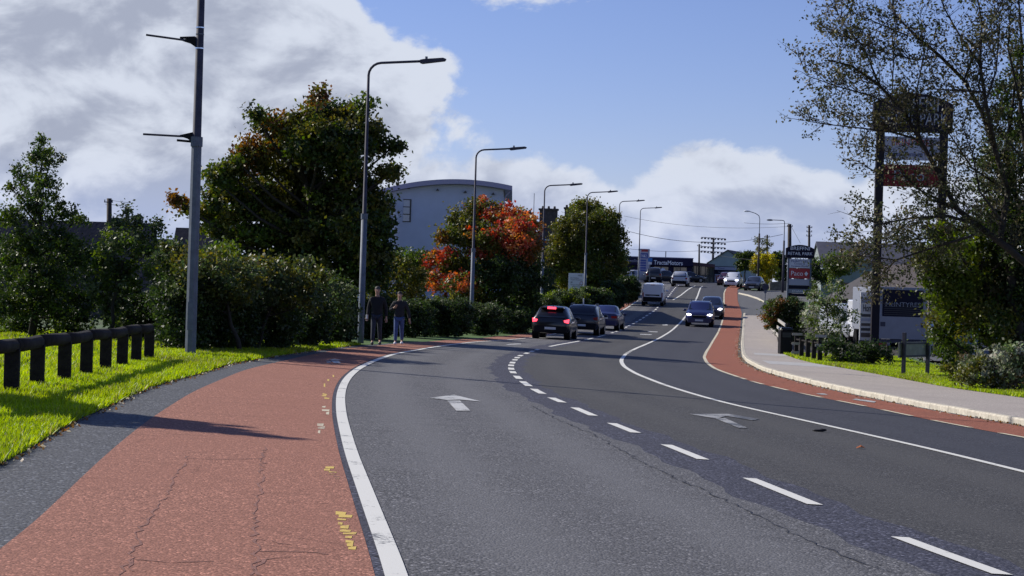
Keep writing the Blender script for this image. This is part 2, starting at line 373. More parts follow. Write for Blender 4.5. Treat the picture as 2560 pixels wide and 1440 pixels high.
def leaf_material(nm, val, fac):
    m = bpy.data.materials.new(nm); m.use_nodes = True; nt = m.node_tree; N = nt.nodes; L = nt.links
    N.clear(); out = N.new('ShaderNodeOutputMaterial'); at_ = N.new('ShaderNodeAttribute'); at_.attribute_name = 'tint'
    b = N.new('ShaderNodeBsdfPrincipled'); b.inputs['Roughness'].default_value = 0.5; b.inputs['Specular IOR Level'].default_value = 0.4
    L.new(at_.outputs['Color'], b.inputs['Base Color'])
    t = N.new('ShaderNodeBsdfTranslucent'); hs = N.new('ShaderNodeHueSaturation'); hs.inputs['Saturation'].default_value = 1.15; hs.inputs['Value'].default_value = val
    L.new(at_.outputs['Color'], hs.inputs['Color']); L.new(hs.outputs[0], t.inputs['Color'])
    mx = N.new('ShaderNodeMixShader'); mx.inputs[0].default_value = fac; L.new(b.outputs[0], mx.inputs[1]); L.new(t.outputs[0], mx.inputs[2])
    L.new(mx.outputs[0], out.inputs[0]); return m
M['leaf'] = leaf_material('leaves', 1.55, 0.38); M['blade'] = leaf_material('grass_blades', 2.1, 0.42)
# ================================================================ GROUND, ROAD, PATHS
class Curve:                                  # a line along the road as x over depth y, smoothed
    def __init__(s, px, extra=(), smooth=2.0):
        pts = sorted([gnd(*p) for p in px] + list(extra), key=lambda q: q[1])
        y = np.array([p[1] for p in pts]); x = np.array([p[0] for p in pts])
        s.g = np.arange(-12, 262, 0.5); v = np.interp(s.g, y, x)
        k0 = (x[1] - x[0]) / (y[1] - y[0]); k1 = (x[-1] - x[-2]) / (y[-1] - y[-2])
        v = np.where(s.g < y[0], x[0] + k0 * (s.g - y[0]), v); v = np.where(s.g > y[-1], x[-1] + k1 * (s.g - y[-1]), v)
        for _ in range(3):
            w = int(smooth / 0.5) | 1; pad = np.pad(v, w // 2, mode='reflect', reflect_type='odd'); v = np.convolve(pad, np.ones(w) / w, 'valid')
        s.v = v
    def __call__(s, y): return np.interp(y, s.g, s.v)
T_L = [(990,1440),(945,1340),(912,1240),(874,1140),(849,1040),(847,990),(856,960),(870,940),(895,920),(939,900),(984,885),(1070,870),(1115,863),(1185,855),(1329,844),(1400,832),(1460,817),(1508,800),(1547,781),(1570,768),(1592,757)]
T_D = [(2500,1438),(2243,1344),(2036,1263),(1872,1197),(1761,1150),(1665,1113),(1591,1083),(1528,1059),(1481,1040),(1438,1020),(1407,1007),(1377,995),(1353,985),(1333,973),(1306,955),(1293,943),(1281,931),(1277,922),(1277,914),(1281,907),(1293,894),(1301,889),(1339,875.5),(1367,868),(1399,861.5),(1449,852.7),(1487,844.4),(1521,835),(1547,827),(1569,816),(1592,804.5),(1617,789),(1638,775.5),(1652,760)]
T_B = [(2560,1181),(2380,1135),(2180,1090),(1980,1045),(1830,1012.5),(1730,985),(1655,961),(1590,935),(1560,917),(1553,905),(1554,898),(1564,885.5),(1578,877),(1595,869),(1627,855.5),(1658,840),(1691,815.5),(1714,791),(1735.5,758),(1744,740),(1751,720)]
T_R = [(2555,1093),(2430,1071),(2310,1047.5),(2160,1015),(2000,984),(1887,956.5),(1840,941),(1813,932),(1787,922),(1767,907),(1760,893),(1765.5,880),(1782,853),(1800,820),(1807,798),(1810,775.5),(1810,733),(1815,722)]
T_K = [(2560,1065),(2280,1015),(2130,985),(2030,962),(1955,942),(1905,927),(1865,905),(1854,890),(1852,860),(1855,830),(1857,797),(1859,783),(1848,752),(1847,736),(1847,722)]
T_RL = [(0,1390),(125,1270),(260,1140),(370,1050),(480,980),(610,925),(744,894),(853,872),(1006,858),(1173,847),(1329,833),(1440,808),(1531,769),(1562,757)]
T_GE = [(0,1160),(75,1115),(165,1060),(280,1010),(350,977),(425,952),(500,935),(565,912),(712,887),(881,864),(960,859)]
T_PB = [(2560,1007),(2380,982),(2230,952),(2130,932),(2030,915),(1980,900),(1955,889),(1946,868),(1941,840),(1935,815),(1926,797),(1914,782)]
cL = Curve(T_L, [(-0.3, 7), (0.4, 0), (1.4, -8)]); cD = Curve(T_D, [(4.3, 6), (6.2, 0), (9.5, -8)])
_far = [(23.5, 212), (28.5, 235), (36, 258)]
cL.v = np.where(cL.g > 150, cL.v, cL.v)
cB = Curve(T_B, [(6.9, 12), (8.6, 5), (11.5, -4), (22.3, 212)]); cR = Curve(T_R, [(9.2, 17), (11.2, 9), (14.5, 0), (25.3, 212)])
cK = Curve(T_K, [(9.9, 22), (12.0, 14), (14.9, 5), (18, -3), (27.1, 212)]); cRL = Curve(T_RL, [(-2.7, 8), (-2.0, 0), (-1.0, -8)])
cGE = Curve(T_GE, [(-3.9, 10), (-3.4, 3), (-2.6, -8), (-2.6, 70), (0.3, 90)], 1.5)
_ys = cGE.g; cGE.v = np.where(_ys > 56, np.minimum(cGE.v, cRL.v - 0.04), np.minimum(cGE.v, cRL.v - 0.05))
cPB = Curve(T_PB, [(13.4, 28), (15.4, 18), (18.5, 6), (19.3, 141)])
# beyond the brow of the hill the carriageway keeps its width
for c in (cL, cD):
    ref = float(c(146)) - float(cB(146)); c.v = np.where(c.g > 146, cB.v + ref, c.v)
cRL.v = np.where(cRL.g > 146, cL.v - 1.2, cRL.v); cGE.v = np.where(cGE.g > 146, cRL.v - 1.1, cGE.v)

def sheet(name, f0, f1, y0, y1, off, m, parent=None, nx=6, step=None, kind=None):
    ys = []; y = y0
    while y < y1:
        ys.append(y); y += step or (0.4 if y < 60 else 0.8)
    ys.append(y1); ys = np.array(ys)
    a = np.array([f0(q) if callable(f0) else f0 for q in ys], float); b = np.array([f1(q) if callable(f1) else f1 for q in ys], float)
    t = np.linspace(0, 1, nx + 1); X = a[:, None] + (b - a)[:, None] * t[None, :]; Y = np.repeat(ys[:, None], nx + 1, 1)
    Z = gz(X, Y) + off
    n = len(ys); V = np.stack([X, Y, Z], -1).reshape(-1, 3)
    F = [(i*(nx+1)+j, i*(nx+1)+j+1, (i+1)*(nx+1)+j+1, (i+1)*(nx+1)+j) for i in range(n-1) for j in range(nx)]
    me = bpy.data.meshes.new(name); me.from_pydata(V.tolist(), [], F); me.materials.append(m)
    uv = me.uv_layers.new(name='UVMap'); vi = np.zeros(len(me.loops), int); me.loops.foreach_get('vertex_index', vi)
    U = np.stack([np.tile(t, n), np.repeat(ys, nx + 1)], -1)[vi]; uv.data.foreach_set('uv', U.astype(np.float32).ravel())
    me.polygons.foreach_set('use_smooth', [True] * len(me.polygons)); me.update()
    o = bpy.data.objects.new(name, me); link(o, parent)
    if kind: o['kind'] = kind
    return o

# the land: dips under the road corridor so that the road sheets lie clear of it
def land():
    xs = np.unique(np.concatenate([np.arange(-420, -40, 20), np.arange(-40, 60, 1.5), np.arange(60, 520, 20)]))
    ys = np.unique(np.concatenate([np.arange(-50, 260, 2.0), np.arange(260, 1200, 30)]))
    X, Y = np.meshgrid(xs, ys); Z = gz(X, Y)
    far = np.clip((np.abs(X) - 45) / 120, 0, 1)
    Z = Z - 0.10 + 0.0 * far
    n, k = X.shape; V = np.stack([X, Y, Z], -1).reshape(-1, 3)
    F = [(i*k+j, i*k+j+1, (i+1)*k+j+1, (i+1)*k+j) for i in range(n-1) for j in range(k-1)]
    me = bpy.data.meshes.new('ground'); me.from_pydata(V.tolist(), [], F); me.materials.append(M['land'])
    me.polygons.foreach_set('use_smooth', [True] * len(me.polygons)); o = bpy.data.objects.new('ground', me); link(o); o['kind'] = 'structure'
land()

wob = lambda y, p: 0.05 * math.sin(y * 1.9 + p) + 0.04 * math.sin(y * 4.3 + 2 * p) + 0.03 * math.sin(y * 0.7)
road = sheet('road', lambda y: cL(y), lambda y: cD(y) - 0.5 + wob(y, 0), -10, 250, 0.0, M['lane_left'], nx=8, kind='structure')
sheet('worn_seam', lambda y: cD(y) - 0.5 + wob(y, 0), lambda y: cD(y) + 0.32 + wob(y, 2), -10, 250, 0.0, M['strip'], road, nx=3)
sheet('middle_lane', lambda y: cD(y) + 0.32 + wob(y, 2), lambda y: cB(y), -10, 250, 0.0, M['lane_mid'], road, nx=6)
sheet('oncoming_lane', lambda y: cB(y), lambda y: cR(y) - 0.0, -10, 250, 0.0, M['lane_right'], road, nx=6)
trk = sheet('cycle_track', lambda y: cRL(y), lambda y: cL(y) - 0.10, -10, 160, 0.004, M['red'], nx=6, kind='structure')
sheet('tar_edge', lambda y: cL(y) - 0.10, lambda y: cL(y), -10, 160, 0.002, M['strip'], road, nx=1)
trk2 = sheet('cycle_lane', lambda y: cR(y), lambda y: cK(y) - 0.02 - 0.12, -10, 215, 0.004, M['red2'], nx=4, kind='structure')
sheet('gutter', lambda y: cK(y) - 0.14, lambda y: cK(y) + 0.02, -10, 150, 0.002, M['path'], road, nx=1)
sheet('footpath', lambda y: cGE(y), lambda y: cRL(y), -10, 58, 0.0, M['path'], nx=5, kind='structure')
sheet('footpath', lambda y: min(cGE(y), cRL(y) - 0.05), lambda y: cRL(y), 58, 160, 0.0, M['path'], nx=1, kind='structure')
sheet('footpath', lambda y: cRL(y) - 2.6 * min(1, (y - 138) / 14), lambda y: cL(y), 160, 232, -0.004, M['path'], nx=3, kind='structure')
pav = sheet('pavement', lambda y: cK(y) + 0.15, lambda y: max(cPB(y), cK(y) + 0.6), -4, 137.5, 0.11, M['pavement'], nx=5, kind='structure')
for ya, yb in ((72.5, 75.5), (59, 63.5)):
    sheet('tactile_slab', lambda y: cK(y) + 0.5, lambda y: cPB(y) - 0.1, ya, yb, 0.114, M['slab'], pav, nx=3)
sheet('side_road', lambda y: cK(y) - 0.12, lambda y: cK(y) + 12 - 0.5 * max(0, 150 - y), 137.5, 196, 0.0, M['yard'], nx=6, kind='structure')
sheet('forecourt', lambda y: cRL(y) - 16, lambda y: cRL(y) + 30, 212, 232, -0.012, M['yard'], nx=6, kind='structure')
sheet('retail_yard', lambda y: cPB(y) + 5.5, lambda y: cPB(y) + 46, 78, 137, 0.02, M['yard'], nx=8, kind='structure')

# kerb: one stone after the other
kerb = empty('kerb', (0, 0, 0), kind='structure')
def stone_mesh(l):
    mb = MB(); w = 0.15; h = 0.115
    prof = [(0, -0.1), (0.012, h - 0.03), (0.035, h), (w, h), (w, -0.1)]
    mb.prism([(-(p[0]), p[1]) for p in prof][::-1], 'x', 0, l)       # length along x, kerb face towards +y local
    return mb
_km = None; y = 20.0; k = 0
while y < 140:
    L_ = 0.914; x = float(cK(y)); slope = (float(cK(y + 0.5)) - float(cK(y - 0.5)))
    dy = L_ / math.sqrt(1 + slope * slope); x2 = float(cK(y + dy))
    a = Vector((x, y, gzf(x, y))); b = Vector((x2, y + dy, gzf(x2, y + dy)))
    if _km is None:
        o = stone_mesh(0.902).build('kerb_stone', M['kerb'], kerb); _km = o.data
    else:
        o = bpy.data.objects.new('kerb_stone', _km); link(o, kerb)
    d = (b - a).normalized(); o.location = a + Vector((0, 0, RNG.uniform(-0.004, 0.004)))
    o.rotation_euler = (0, -math.asin(d.z), math.atan2(d.y, d.x) + RNG.uniform(-0.006, 0.006)); y += dy; k += 1

# painted lines
def line(name, c, w, y0, y1, m, parent=road, off=0.008, dx=0.0):
    def sl(y): return (float(c(y + 0.6)) - float(c(y - 0.6))) / 1.2
    return sheet(name, lambda y: c(y) + dx - w / 2 * math.sqrt(1 + sl(y) ** 2), lambda y: c(y) + dx + w / 2 * math.sqrt(1 + sl(y) ** 2), y0, y1, off, m, parent, nx=1)
line('edge_line', cL, 0.13, 5, 160, M['white_line'], dx=0.02)
line('centre_line', cB, 0.12, 8, 66, M['white_line'])
for ya in (66.5, 68.6, 70.6): line('centre_line', cB, 0.12, ya, ya + 1.3, M['white_line'])
line('centre_line', cB, 0.13, 72.5, 205, M['white_line'])
line('lane_edge_line', cR, 0.11, 46, 196, M['cream_line'], off=0.009)
# right-hand dashed edge of the cycle lane
y = 12.0
while y < 46:
    line('lane_edge_dash', cR, 0.10, y, y + 1.0 + 0.02 * y, M['cream_line'], off=0.009); y += 2.0 + 0.02 * y
# dashed lane line: pieces as measured in the photograph
dash = [((2222,1343),(2535,1440)),((1872,1197),(2036,1263)),((1665,1113),(1761,1150)),((1528,1059),(1591,1083)),((1438,1020),(1481,1040)),((1377,995),(1407,1007)),((1333,973),(1353,985)),((1303,954),(1322,966)),((1285,940),(1297,948)),((1279,928.5),(1284,934)),((1277,920),(1278,925)),((1277,912),(1277,916)),((1279,905),(1283,909.5)),((1284,898.5),(1291,902)),((1290,893),(1297,896.5)),((1297,888),(1306,891.5))]
yy = []
for a, b in dash:
    ya, yb = gnd(*a)[1], gnd(*b)[1]; yy.append((min(ya, yb), max(ya, yb)))
for ya, yb in yy: line('lane_dash', cD, 0.13 + 0.0003 * ya, ya, yb, M['white_line'])
y = yy[-1][1] + 2.0
while y < 66: line('lane_dash', cD, 0.15, y, y + 1.5, M['white_line']); y += 3.0
line('lane_line', cD, 0.14, 70.5, 84, M['white_line']); line('lane_line', cD, 0.14, 86.5, 91, M['white_line']); line('lane_line', cD, 0.13, 94, 99, M['white_line'])
y = 103.0
while y < 146: line('lane_dash', cD, 0.15, y, y + 1.7, M['white_line']); y += 3.1
while y < 205: line('lane_dash', cD, 0.13, y, y + 2.2, M['white_line']); y += 4.4
_hA = [gnd(*p) for p in ((1682.5,750),(1703,737.5),(1720,724),(1738,714.5))]
sheet('turning_lane_line', lambda y: np.interp(y, [p[1] for p in _hA], [p[0] for p in _hA]) - 0.07, lambda y: np.interp(y, [p[1] for p in _hA], [p[0] for p in _hA]) + 0.08, _hA[0][1], _hA[-1][1], 0.008, M['white_line'], road, nx=1)
_j = [gnd(*p) for p in ((1848,735),(1870,740),(1895,748),(1911,757))]
mb = MB(); 
for i in range(3):
    a, b = _j[i], _j[i+1]; mb.tube([(a[0], a[1], gzf(*a) + 0.05), (b[0], b[1], gzf(*b) + 0.05)], 0.09, 6)
o = mb.build('junction_kerb', M['kerb']); o['kind'] = 'structure'

# flat shapes painted on the road: polygon traced on the ground
def ground_poly(name, px, m, parent, off=0.009, cells=None):
    pts = [gnd(*p) for p in px]; vs = [(x, y, gzf(x, y) + off) for x, y in pts]
    mb = MB(); mb.add(vs, [tuple(range(len(vs)))]); o = mb.build(name, m, parent); return o
def arrow(name, cx, cy, hd, s, m, parent, kind='straight'):
    """arrow on the road, pointing along heading hd (radians from +y clockwise), s metres long"""
    if kind == 'straight': P = [[(-0.11, -s/2), (0.11, -s/2), (0.11, s*0.05), (-0.11, s*0.05)], [(-0.55, -s*0.08), (0, s/2), (0.55, -s*0.08), (0.12, s*0.08), (-0.12, s*0.08)]]
    mb = MB()
    for poly in P:
        vs = []
        for a, b in poly:
            x = cx + a * math.cos(hd) + b * math.sin(hd); y = cy - a * math.sin(hd) + b * math.cos(hd); vs.append((x, y, gzf(x, y) + 0.009))
        if len(vs) == 5: mb.add(vs, [(0, 1, 4), (4, 1, 3), (3, 1, 2)])
        else: mb.add(vs, [tuple(range(len(vs)))])
    return mb.build(name, m, parent)
# arrows traced as they lie
a1 = MB()
def gpt(p, off=0.009):
    x, y = gnd(*p); return (x, y, gzf(x, y) + off)
a1.add([gpt(p) for p in ((1118,1003),(1150,1003),(1176,1028),(1141,1028))], [(3, 2, 1, 0)])
a1.add([gpt(p) for p in ((1075,996),(1135,988),(1203,1005),(1150,1000),(1118,1001))], [(1, 0, 4, 3), (1, 3, 2)])
a1.build('arrow_marking', M['white_worn'], road)
a2 = MB()
a2.add([gpt(p) for p in ((1790,1048),(1812,1046),(1868,1071),(1846,1071))], [(3, 2, 1, 0)])
a2.add([gpt(p) for p in ((1722,1036),(1822,1036),(1898,1049),(1880,1052),(1815,1041),(1792,1048))], [(5, 1, 0), (5, 4, 1), (4, 2, 1), (4, 3, 2)])
a2.build('arrow_marking', M['white_faint'], road)
# cycle symbol and arrow worn into the red track
c1 = MB()
c1.add([gpt(p, 0.012) for p in ((812,903),(836,898),(862,903),(836,901))], [(0, 3, 2, 1)])
c1.add([gpt(p, 0.012) for p in ((826,902.5),(846,902.5),(852,909),(836,909))], [(3, 2, 1, 0)])
c1.add([gpt(p, 0.012) for p in ((815,906),(826,905),(828,907),(818,908))], [(3, 2, 1, 0)])
c1.build('cycle_symbol', M['white_worn'], trk)
c2 = MB()
c2.add([gpt(p, 0.012) for p in ((2130,1000),(2140,998),(2190,1005),(2186,1008))], [(3, 2, 1, 0)])
c2.add([gpt(p, 0.012) for p in ((2040,985),(2060,985),(2070,988),(2052,988))], [(3, 2, 1, 0)])
c2.build('cycle_symbol', M['white_worn'], trk2)
for px in ([(1265,861),(1300,859),(1304,861),(1270,863)], [(1655,812),(1668,811),(1670,814),(1657,814)], [(1619,828),(1645,829.5),(1643,831),(1620,830)], [(1600,835),(1630,836),(1628,838),(1600,837)]):
    ground_poly('worn_marking', px[::-1], M['white_worn'], road)
# yellow survey dashes, short brush strokes across the track
for px0, py0, px1, py1, n, w in ((808,1168,838,1196,6,28),(838,1280,872,1370,11,36),(806,984,806,994,3,14),(800,1017,812,1032,3,22),(796,1060,798,1078,3,18),(826,938,815,960,3,8)):
    mb = MB()
    for i in range(n):
        t = i / max(1, n - 1); x = px0 + (px1 - px0) * t + RNG.uniform(-6, 6); y = py0 + (py1 - py0) * t; ww = w * RNG.uniform(0.3, 1.15); hh = (py1 - py0) / n * RNG.uniform(0.45, 1.1)
        mb.add([gpt(p, 0.0065) for p in ((x, y), (x + ww, y + RNG.uniform(-2, 3)), (x + ww * 0.9, y + hh + 1), (x, y + hh))], [(3, 2, 1, 0)])
    mb.build('paint_stroke', M['yellow'] if py0 > 1100 or py0 < 990 else M['cream_line'], trk)
# a long crack beside the seam, and the tar repair strokes on the red track
def crack(name, px, w, m, parent, jit=0.03, off=0.006):
    pts = [Vector(gpt(p, off)) for p in px]; out = []
    for i in range(len(pts) - 1):
        n = max(2, int((pts[i+1] - pts[i]).length / 0.12))
        for j in range(n): out.append(pts[i].lerp(pts[i+1], j / n))
    vs = []; fs = []
    for i, p in enumerate(out):
        q = out[min(i + 1, len(out) - 1)] - out[max(i - 1, 0)]; nrm = Vector((q.y, -q.x, 0)).normalized()
        ww = w * RNG.uniform(0.15, 1.3); c = p + nrm * RNG.uniform(-jit, jit)
        for s_ in (-1, 1):
            v = c + nrm * ww * s_; v.z = gzf(v.x, v.y) + off; vs.append(v)
        if i: fs.append((2*i-2, 2*i-1, 2*i+1, 2*i))
    mb = MB(); mb.add(vs, fs); return mb.build(name, m, parent)
M['tar'] = mat('crack_tar', (0.025, 0.025, 0.028), 0.7)
crack('crack', [(1330,1015),(1400,1052),(1480,1085),(1580,1140),(1660,1183),(1760,1225),(1860,1275),(2010,1350),(2150,1405),(2240,1440)], 0.009, M['tar'], road, 0.035)
for px in ([(640,1440),(650,1400),(710,1395),(800,1392)], [(630,1440),(642,1350),(700,1360),(765,1366)], [(715,1257),(790,1262),(850,1258)], [(645,1380),(790,1383),(860,1392)], [(460,1147),(560,1150),(690,1148)], [(300,1440),(330,1400),(420,1407),(590,1405)], [(200,1197),(340,1198)], [(470,1142),(410,1250),(350,1320),(320,1440)], [(662,1120),(645,1250),(635,1350)]):
    crack('crack', px, 0.012, M['joint'], trk, 0.03, 0.0065)
# verges
vg = sheet('verge', lambda y: cGE(y) - 13, lambda y: cGE(y) + 0.03, 3, 58, 0.015, M['turf'], nx=26, kind='structure')
sheet('verge', lambda y: cRL(y) - 9, lambda y: cRL(y) + 0.0, 58, 150, -0.02, M['turf'], nx=8, kind='structure')
sheet('verge', lambda y: cPB(y) - 0.02, lambda y: cPB(y) + 5.6, 10, 78, 0.12, M['turf'], nx=14, kind='structure')
sheet('verge', lambda y: max(cPB(y), cK(y) + 0.6) - 0.02, lambda y: cPB(y) + 5.6, 78, 137, 0.10, M['soil'], nx=6, kind='structure')

def grass(name, regions, label, n_total, hmin=0.05, hmax=0.14):
    """regions: (f0, f1, y0, y1, weight, zoff)"""
    P = []; tot = sum(r[4] for r in regions)
    for f0, f1, y0, y1, w, zo in regions:
        n = int(n_total * w / tot); u = RNG.random(n); y = y0 * (y1 / y0) ** u
        a = np.array([f0(q) for q in y]); b = np.array([f1(q) for q in y]); x = a + (b - a) * RNG.random(n)
        P.append(np.stack([x, y, gz(x, y) + zo], -1))
    P = np.concatenate(P); n = len(P)
    clump = 0.5 + 0.5 * np.sin(P[:, 0] * 3.1 + 2 * np.sin(P[:, 1] * 1.7)) * np.sin(P[:, 1] * 2.3 + P[:, 0])
    h = hmin + (hmax - hmin) * RNG.random(n) * (0.5 + 0.7 * clump); an = RNG.random(n) * 2 * np.pi
    w = 0.006 + 0.00035 * P[:, 1]; lean = RNG.normal(0, 0.45, (n, 2)) * h[:, None]
    V = np.zeros((n, 3, 3)); V[:, 0] = P; V[:, 1] = P; V[:, 2] = P
    V[:, 0, 0] -= np.cos(an) * w; V[:, 0, 1] -= np.sin(an) * w; V[:, 1, 0] += np.cos(an) * w; V[:, 1, 1] += np.sin(an) * w
    V[:, 2, 2] += h; V[:, 2, :2] += lean
    base = np.array([0.19, 0.30, 0.003]); alt = np.array([0.36, 0.42, 0.006]); t = RNG.random(n)[:, None] * 0.7 + 0.3 * clump[:, None]
    col = base * (1 - t) + alt * t; col *= RNG.uniform(0.75, 1.25, (n, 1))
    patch = 0.5 + 0.5 * np.sin(P[:, 0] * 0.9 + 1.3 * np.sin(P[:, 1] * 0.43)) * np.cos(P[:, 1] * 0.61 + 0.8 * np.sin(P[:, 0] * 1.9)); col *= (0.62 + 0.42 * patch)[:, None] * np.array([1.0, 1.0, 1.0]); col[:, 2] += 0.006
    dry = RNG.random(n) < 0.04 + 0.12 * (patch < 0.2); col[dry] = np.array([0.30, 0.25, 0.10]) * RNG.uniform(0.6, 1.2, (dry.sum(), 1))
    o = tri_object(name, V, col, None, M['blade']); return tag(o, label, 'grass', kind='stuff')
def tri_object(name, V, col, parent=None, m=None):
    n, k, _ = V.shape; me = bpy.data.meshes.new(name)
    me.vertices.add(n * k); me.vertices.foreach_set('co', V.astype(np.float32).ravel())
    me.loops.add(n * k); me.loops.foreach_set('vertex_index', np.arange(n * k, dtype=np.int32))
    me.polygons.add(n); me.polygons.foreach_set('loop_start', np.arange(0, n * k, k, dtype=np.int32))
    at_ = me.attributes.new('tint', 'FLOAT_COLOR', 'POINT')
    c = np.ones((n, k, 4), np.float32); c[:, :, :3] = col[:, None, :]; at_.data.foreach_set('color', c.ravel())
    me.materials.append(m or M['leaf']); me.update(calc_edges=True)
    o = bpy.data.objects.new(name, me); return link(o, parent)
grass('grass', [(lambda y: cGE(y) - 11, lambda y: cGE(y) - 2.3, 12, 56, 0.42, 0.01), (lambda y: cGE(y) - 2.4, lambda y: cGE(y) + 0.04, 12, 56, 0.58, 0.01)], 'bright green verge grass around the knee rail on the left', 260000, 0.03, 0.12)
grass('grass', [(lambda y: cPB(y) - 0.03, lambda y: cPB(y) + 5.0, 34, 78, 1, 0.115)], 'short sunlit verge grass behind the right-hand footway', 110000, 0.04, 0.11)
# ================================================================ VEGETATION
def rdir(n):
    v = RNG.normal(size=(n, 3)); return v / np.linalg.norm(v, axis=1, keepdims=True)
def leaves(name, centers, size, col, parent=None, aspect=0.6, up=0.0):
    n = len(centers); a = rdir(n); nrm = rdir(n); nrm[:, 2] += up; b = np.cross(nrm, a); b /= np.linalg.norm(b, axis=1, keepdims=True) + 1e-9
    s = (size * RNG.uniform(0.6, 1.25, n))[:, None]; fold = np.cross(a, b) * s * RNG.uniform(-0.12, 0.12, (n, 1))
    V = np.stack([centers - a * s * 0.5, centers + b * s * 0.5 * aspect + fold, centers + a * s * 0.5, centers - b * s * 0.5 * aspect + fold], 1)
    return tri_object(name, V, col, parent)
GREEN = [(0.065, 0.10, 0.014), (0.085, 0.12, 0.018), (0.045, 0.07, 0.012)]
OLIVE = [(0.10, 0.105, 0.018), (0.13, 0.12, 0.024), (0.065, 0.075, 0.014)]
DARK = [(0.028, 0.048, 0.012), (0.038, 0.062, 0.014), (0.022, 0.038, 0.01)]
BRIGHT = [(0.11, 0.155, 0.018), (0.14, 0.18, 0.02), (0.08, 0.12, 0.016)]
YELLOW = [(0.40, 0.34, 0.02), (0.46, 0.38, 0.03), (0.28, 0.27, 0.02)]
MUSTARD = [(0.13, 0.12, 0.02), (0.10, 0.11, 0.02), (0.16, 0.13, 0.025)]
RED = [(0.42, 0.085, 0.05), (0.50, 0.15, 0.07), (0.33, 0.06, 0.045), (0.45, 0.21, 0.07), (0.13, 0.13, 0.03)]
RUST = [(0.16, 0.07, 0.02), (0.20, 0.10, 0.025), (0.07, 0.07, 0.02)]
WILLOW = [(0.065, 0.09, 0.035), (0.08, 0.105, 0.045), (0.05, 0.072, 0.025)]
SILVER = [(0.24, 0.26, 0.18), (0.33, 0.34, 0.26), (0.13, 0.17, 0.07)]
BROWN = [(0.10, 0.075, 0.04), (0.07, 0.07, 0.03), (0.12, 0.09, 0.05)]
DENS = 2.0
def crown_points(d, blobs, cpm, lpc, cr_, tints, depth=1.0, shell=0.45, flat=0.8, zmin=None):
    """blobs: (px, py, rx, ry[, tints]) seen in the photograph, at depth d.  Returns leaf centres, colours, clump centres"""
    C = []; K = []; CC = []; BC = []
    x0_ = min(b[0] - b[2] * 0.5 for b in blobs); x1_ = max(b[0] + b[2] * 0.5 for b in blobs); cx_ = (x0_ + x1_) / 2; hw_ = max(1.0, (x1_ - x0_) / 2)
    for bl in blobs:
        px, py, rx, ry = bl[:4]; tt = bl[4] if len(bl) > 4 else tints
        dl = hw_ * d / FPX * math.sqrt(max(0.05, 1 - ((px - cx_) / hw_) ** 2)) * 0.62; d_ = d + (RNG.uniform(-1, 1) * dl * depth if len(blobs) > 1 else 0)
        s = d_ / FPX; c = at(px, py, d_); a, b = rx * s, ry * s; dd = math.sqrt(a * b) * 1.25 * depth
        c = np.array([c.x, d_, c.z]); BC.append((c, a, b, dd))
        vol = 4.19 * a * b * dd; n = max(6, int(cpm * DENS * vol ** 0.75))
        q = rdir(n) * (RNG.random((n, 1)) ** shell); cc = c + q * np.array([a, dd, b])
        if zmin is not None: cc = cc[cc[:, 2] > zmin]; n = len(cc)
        for p in cc:
            m = int(lpc * 1.25 * RNG.uniform(0.5, 1.4)); r = cr_ * 0.82 * RNG.uniform(0.55, 1.35)
            g = RNG.normal(size=(m, 3)) * 0.5 * r * np.array([1, 1, flat]); C.append(p + g)
            base = np.array(tt[RNG.integers(len(tt))]) * RNG.uniform(0.75, 1.25)
            K.append(base * RNG.uniform(0.7, 1.3, (m, 1)) * RNG.uniform(0.9, 1.1, (m, 3)))
        CC.append(cc)
    return np.concatenate(C), np.concatenate(K), np.concatenate(CC), BC
def tree(name, px, d, blobs, tints, leaf=0.12, cpm=9, lpc=45, cr_=0.42, trunk_r=0.16, label='', cat='tree', group=None, depth=1.0, bark='bark', twigs=0.35, shell=0.45, lean=0.0, base=None, zmin=None, aspect=0.62):
    ft = base if base is not None else foot(px, d); root = empty(name, ft, 0, label, cat, group)
    L, K, CC, BC = crown_points(d, blobs, cpm, lpc, cr_, tints, depth, shell, zmin=zmin)
    if zmin is None: ok = L[:, 2] > ft.z + 0.02; L = L[ok]; K = K[ok]
    o = np.array([ft.x, ft.y, ft.z]); leaves('crown', L - o, leaf, K, root, aspect)
    top = max(c[2] + b * 0.2 for c, a, b, dd in BC); cen = np.mean([c for c, *_ in BC], 0)
    mb = MB(); H = (top - ft.z) * 0.84; n = 6; spine = []
    for i in range(n + 1):
        t = i / n; p = Vector(((cen[0] - ft.x) * t * 0.8 + math.sin(i * 2.1) * 0.02 * H, (cen[1] - ft.y) * t * 0.5, H * t)); spine.append(p)
    mb.tube(spine, [trunk_r * (1.25 - 1.1 * (i / n)) for i in range(n + 1)], 8); mb.build('trunk', M[bark], root, True)
    lb = MB()
    for c, a, b, dd in BC:
        c = Vector(c - o); t = max(0.12, min(0.85, (c.z - 0.35 * (c - spine[-1]).length) / H * 0.8)); i = t * n; p0 = spine[int(i)].lerp(spine[min(n, int(i) + 1)], i % 1)
        mid = p0.lerp(c, 0.5) + Vector((0, 0, -0.06 * (c - p0).length)); r = trunk_r * 0.38
        lb.tube([p0, mid, c], [r, r * 0.7, r * 0.35], 5)
    for p in CC[RNG.random(len(CC)) < twigs / DENS]:
        p = Vector(p - o); q = min((Vector(c - o) for c, *_ in BC), key=lambda v: (v - p).length)
        lb.tube([q, q.lerp(p, 0.55) + Vector((0, 0, 0.04)), p + (p - q) * 0.12], [trunk_r * 0.12, trunk_r * 0.08, trunk_r * 0.03], 3, False)
    lb.build('limbs', M[bark], root, True)
    return root

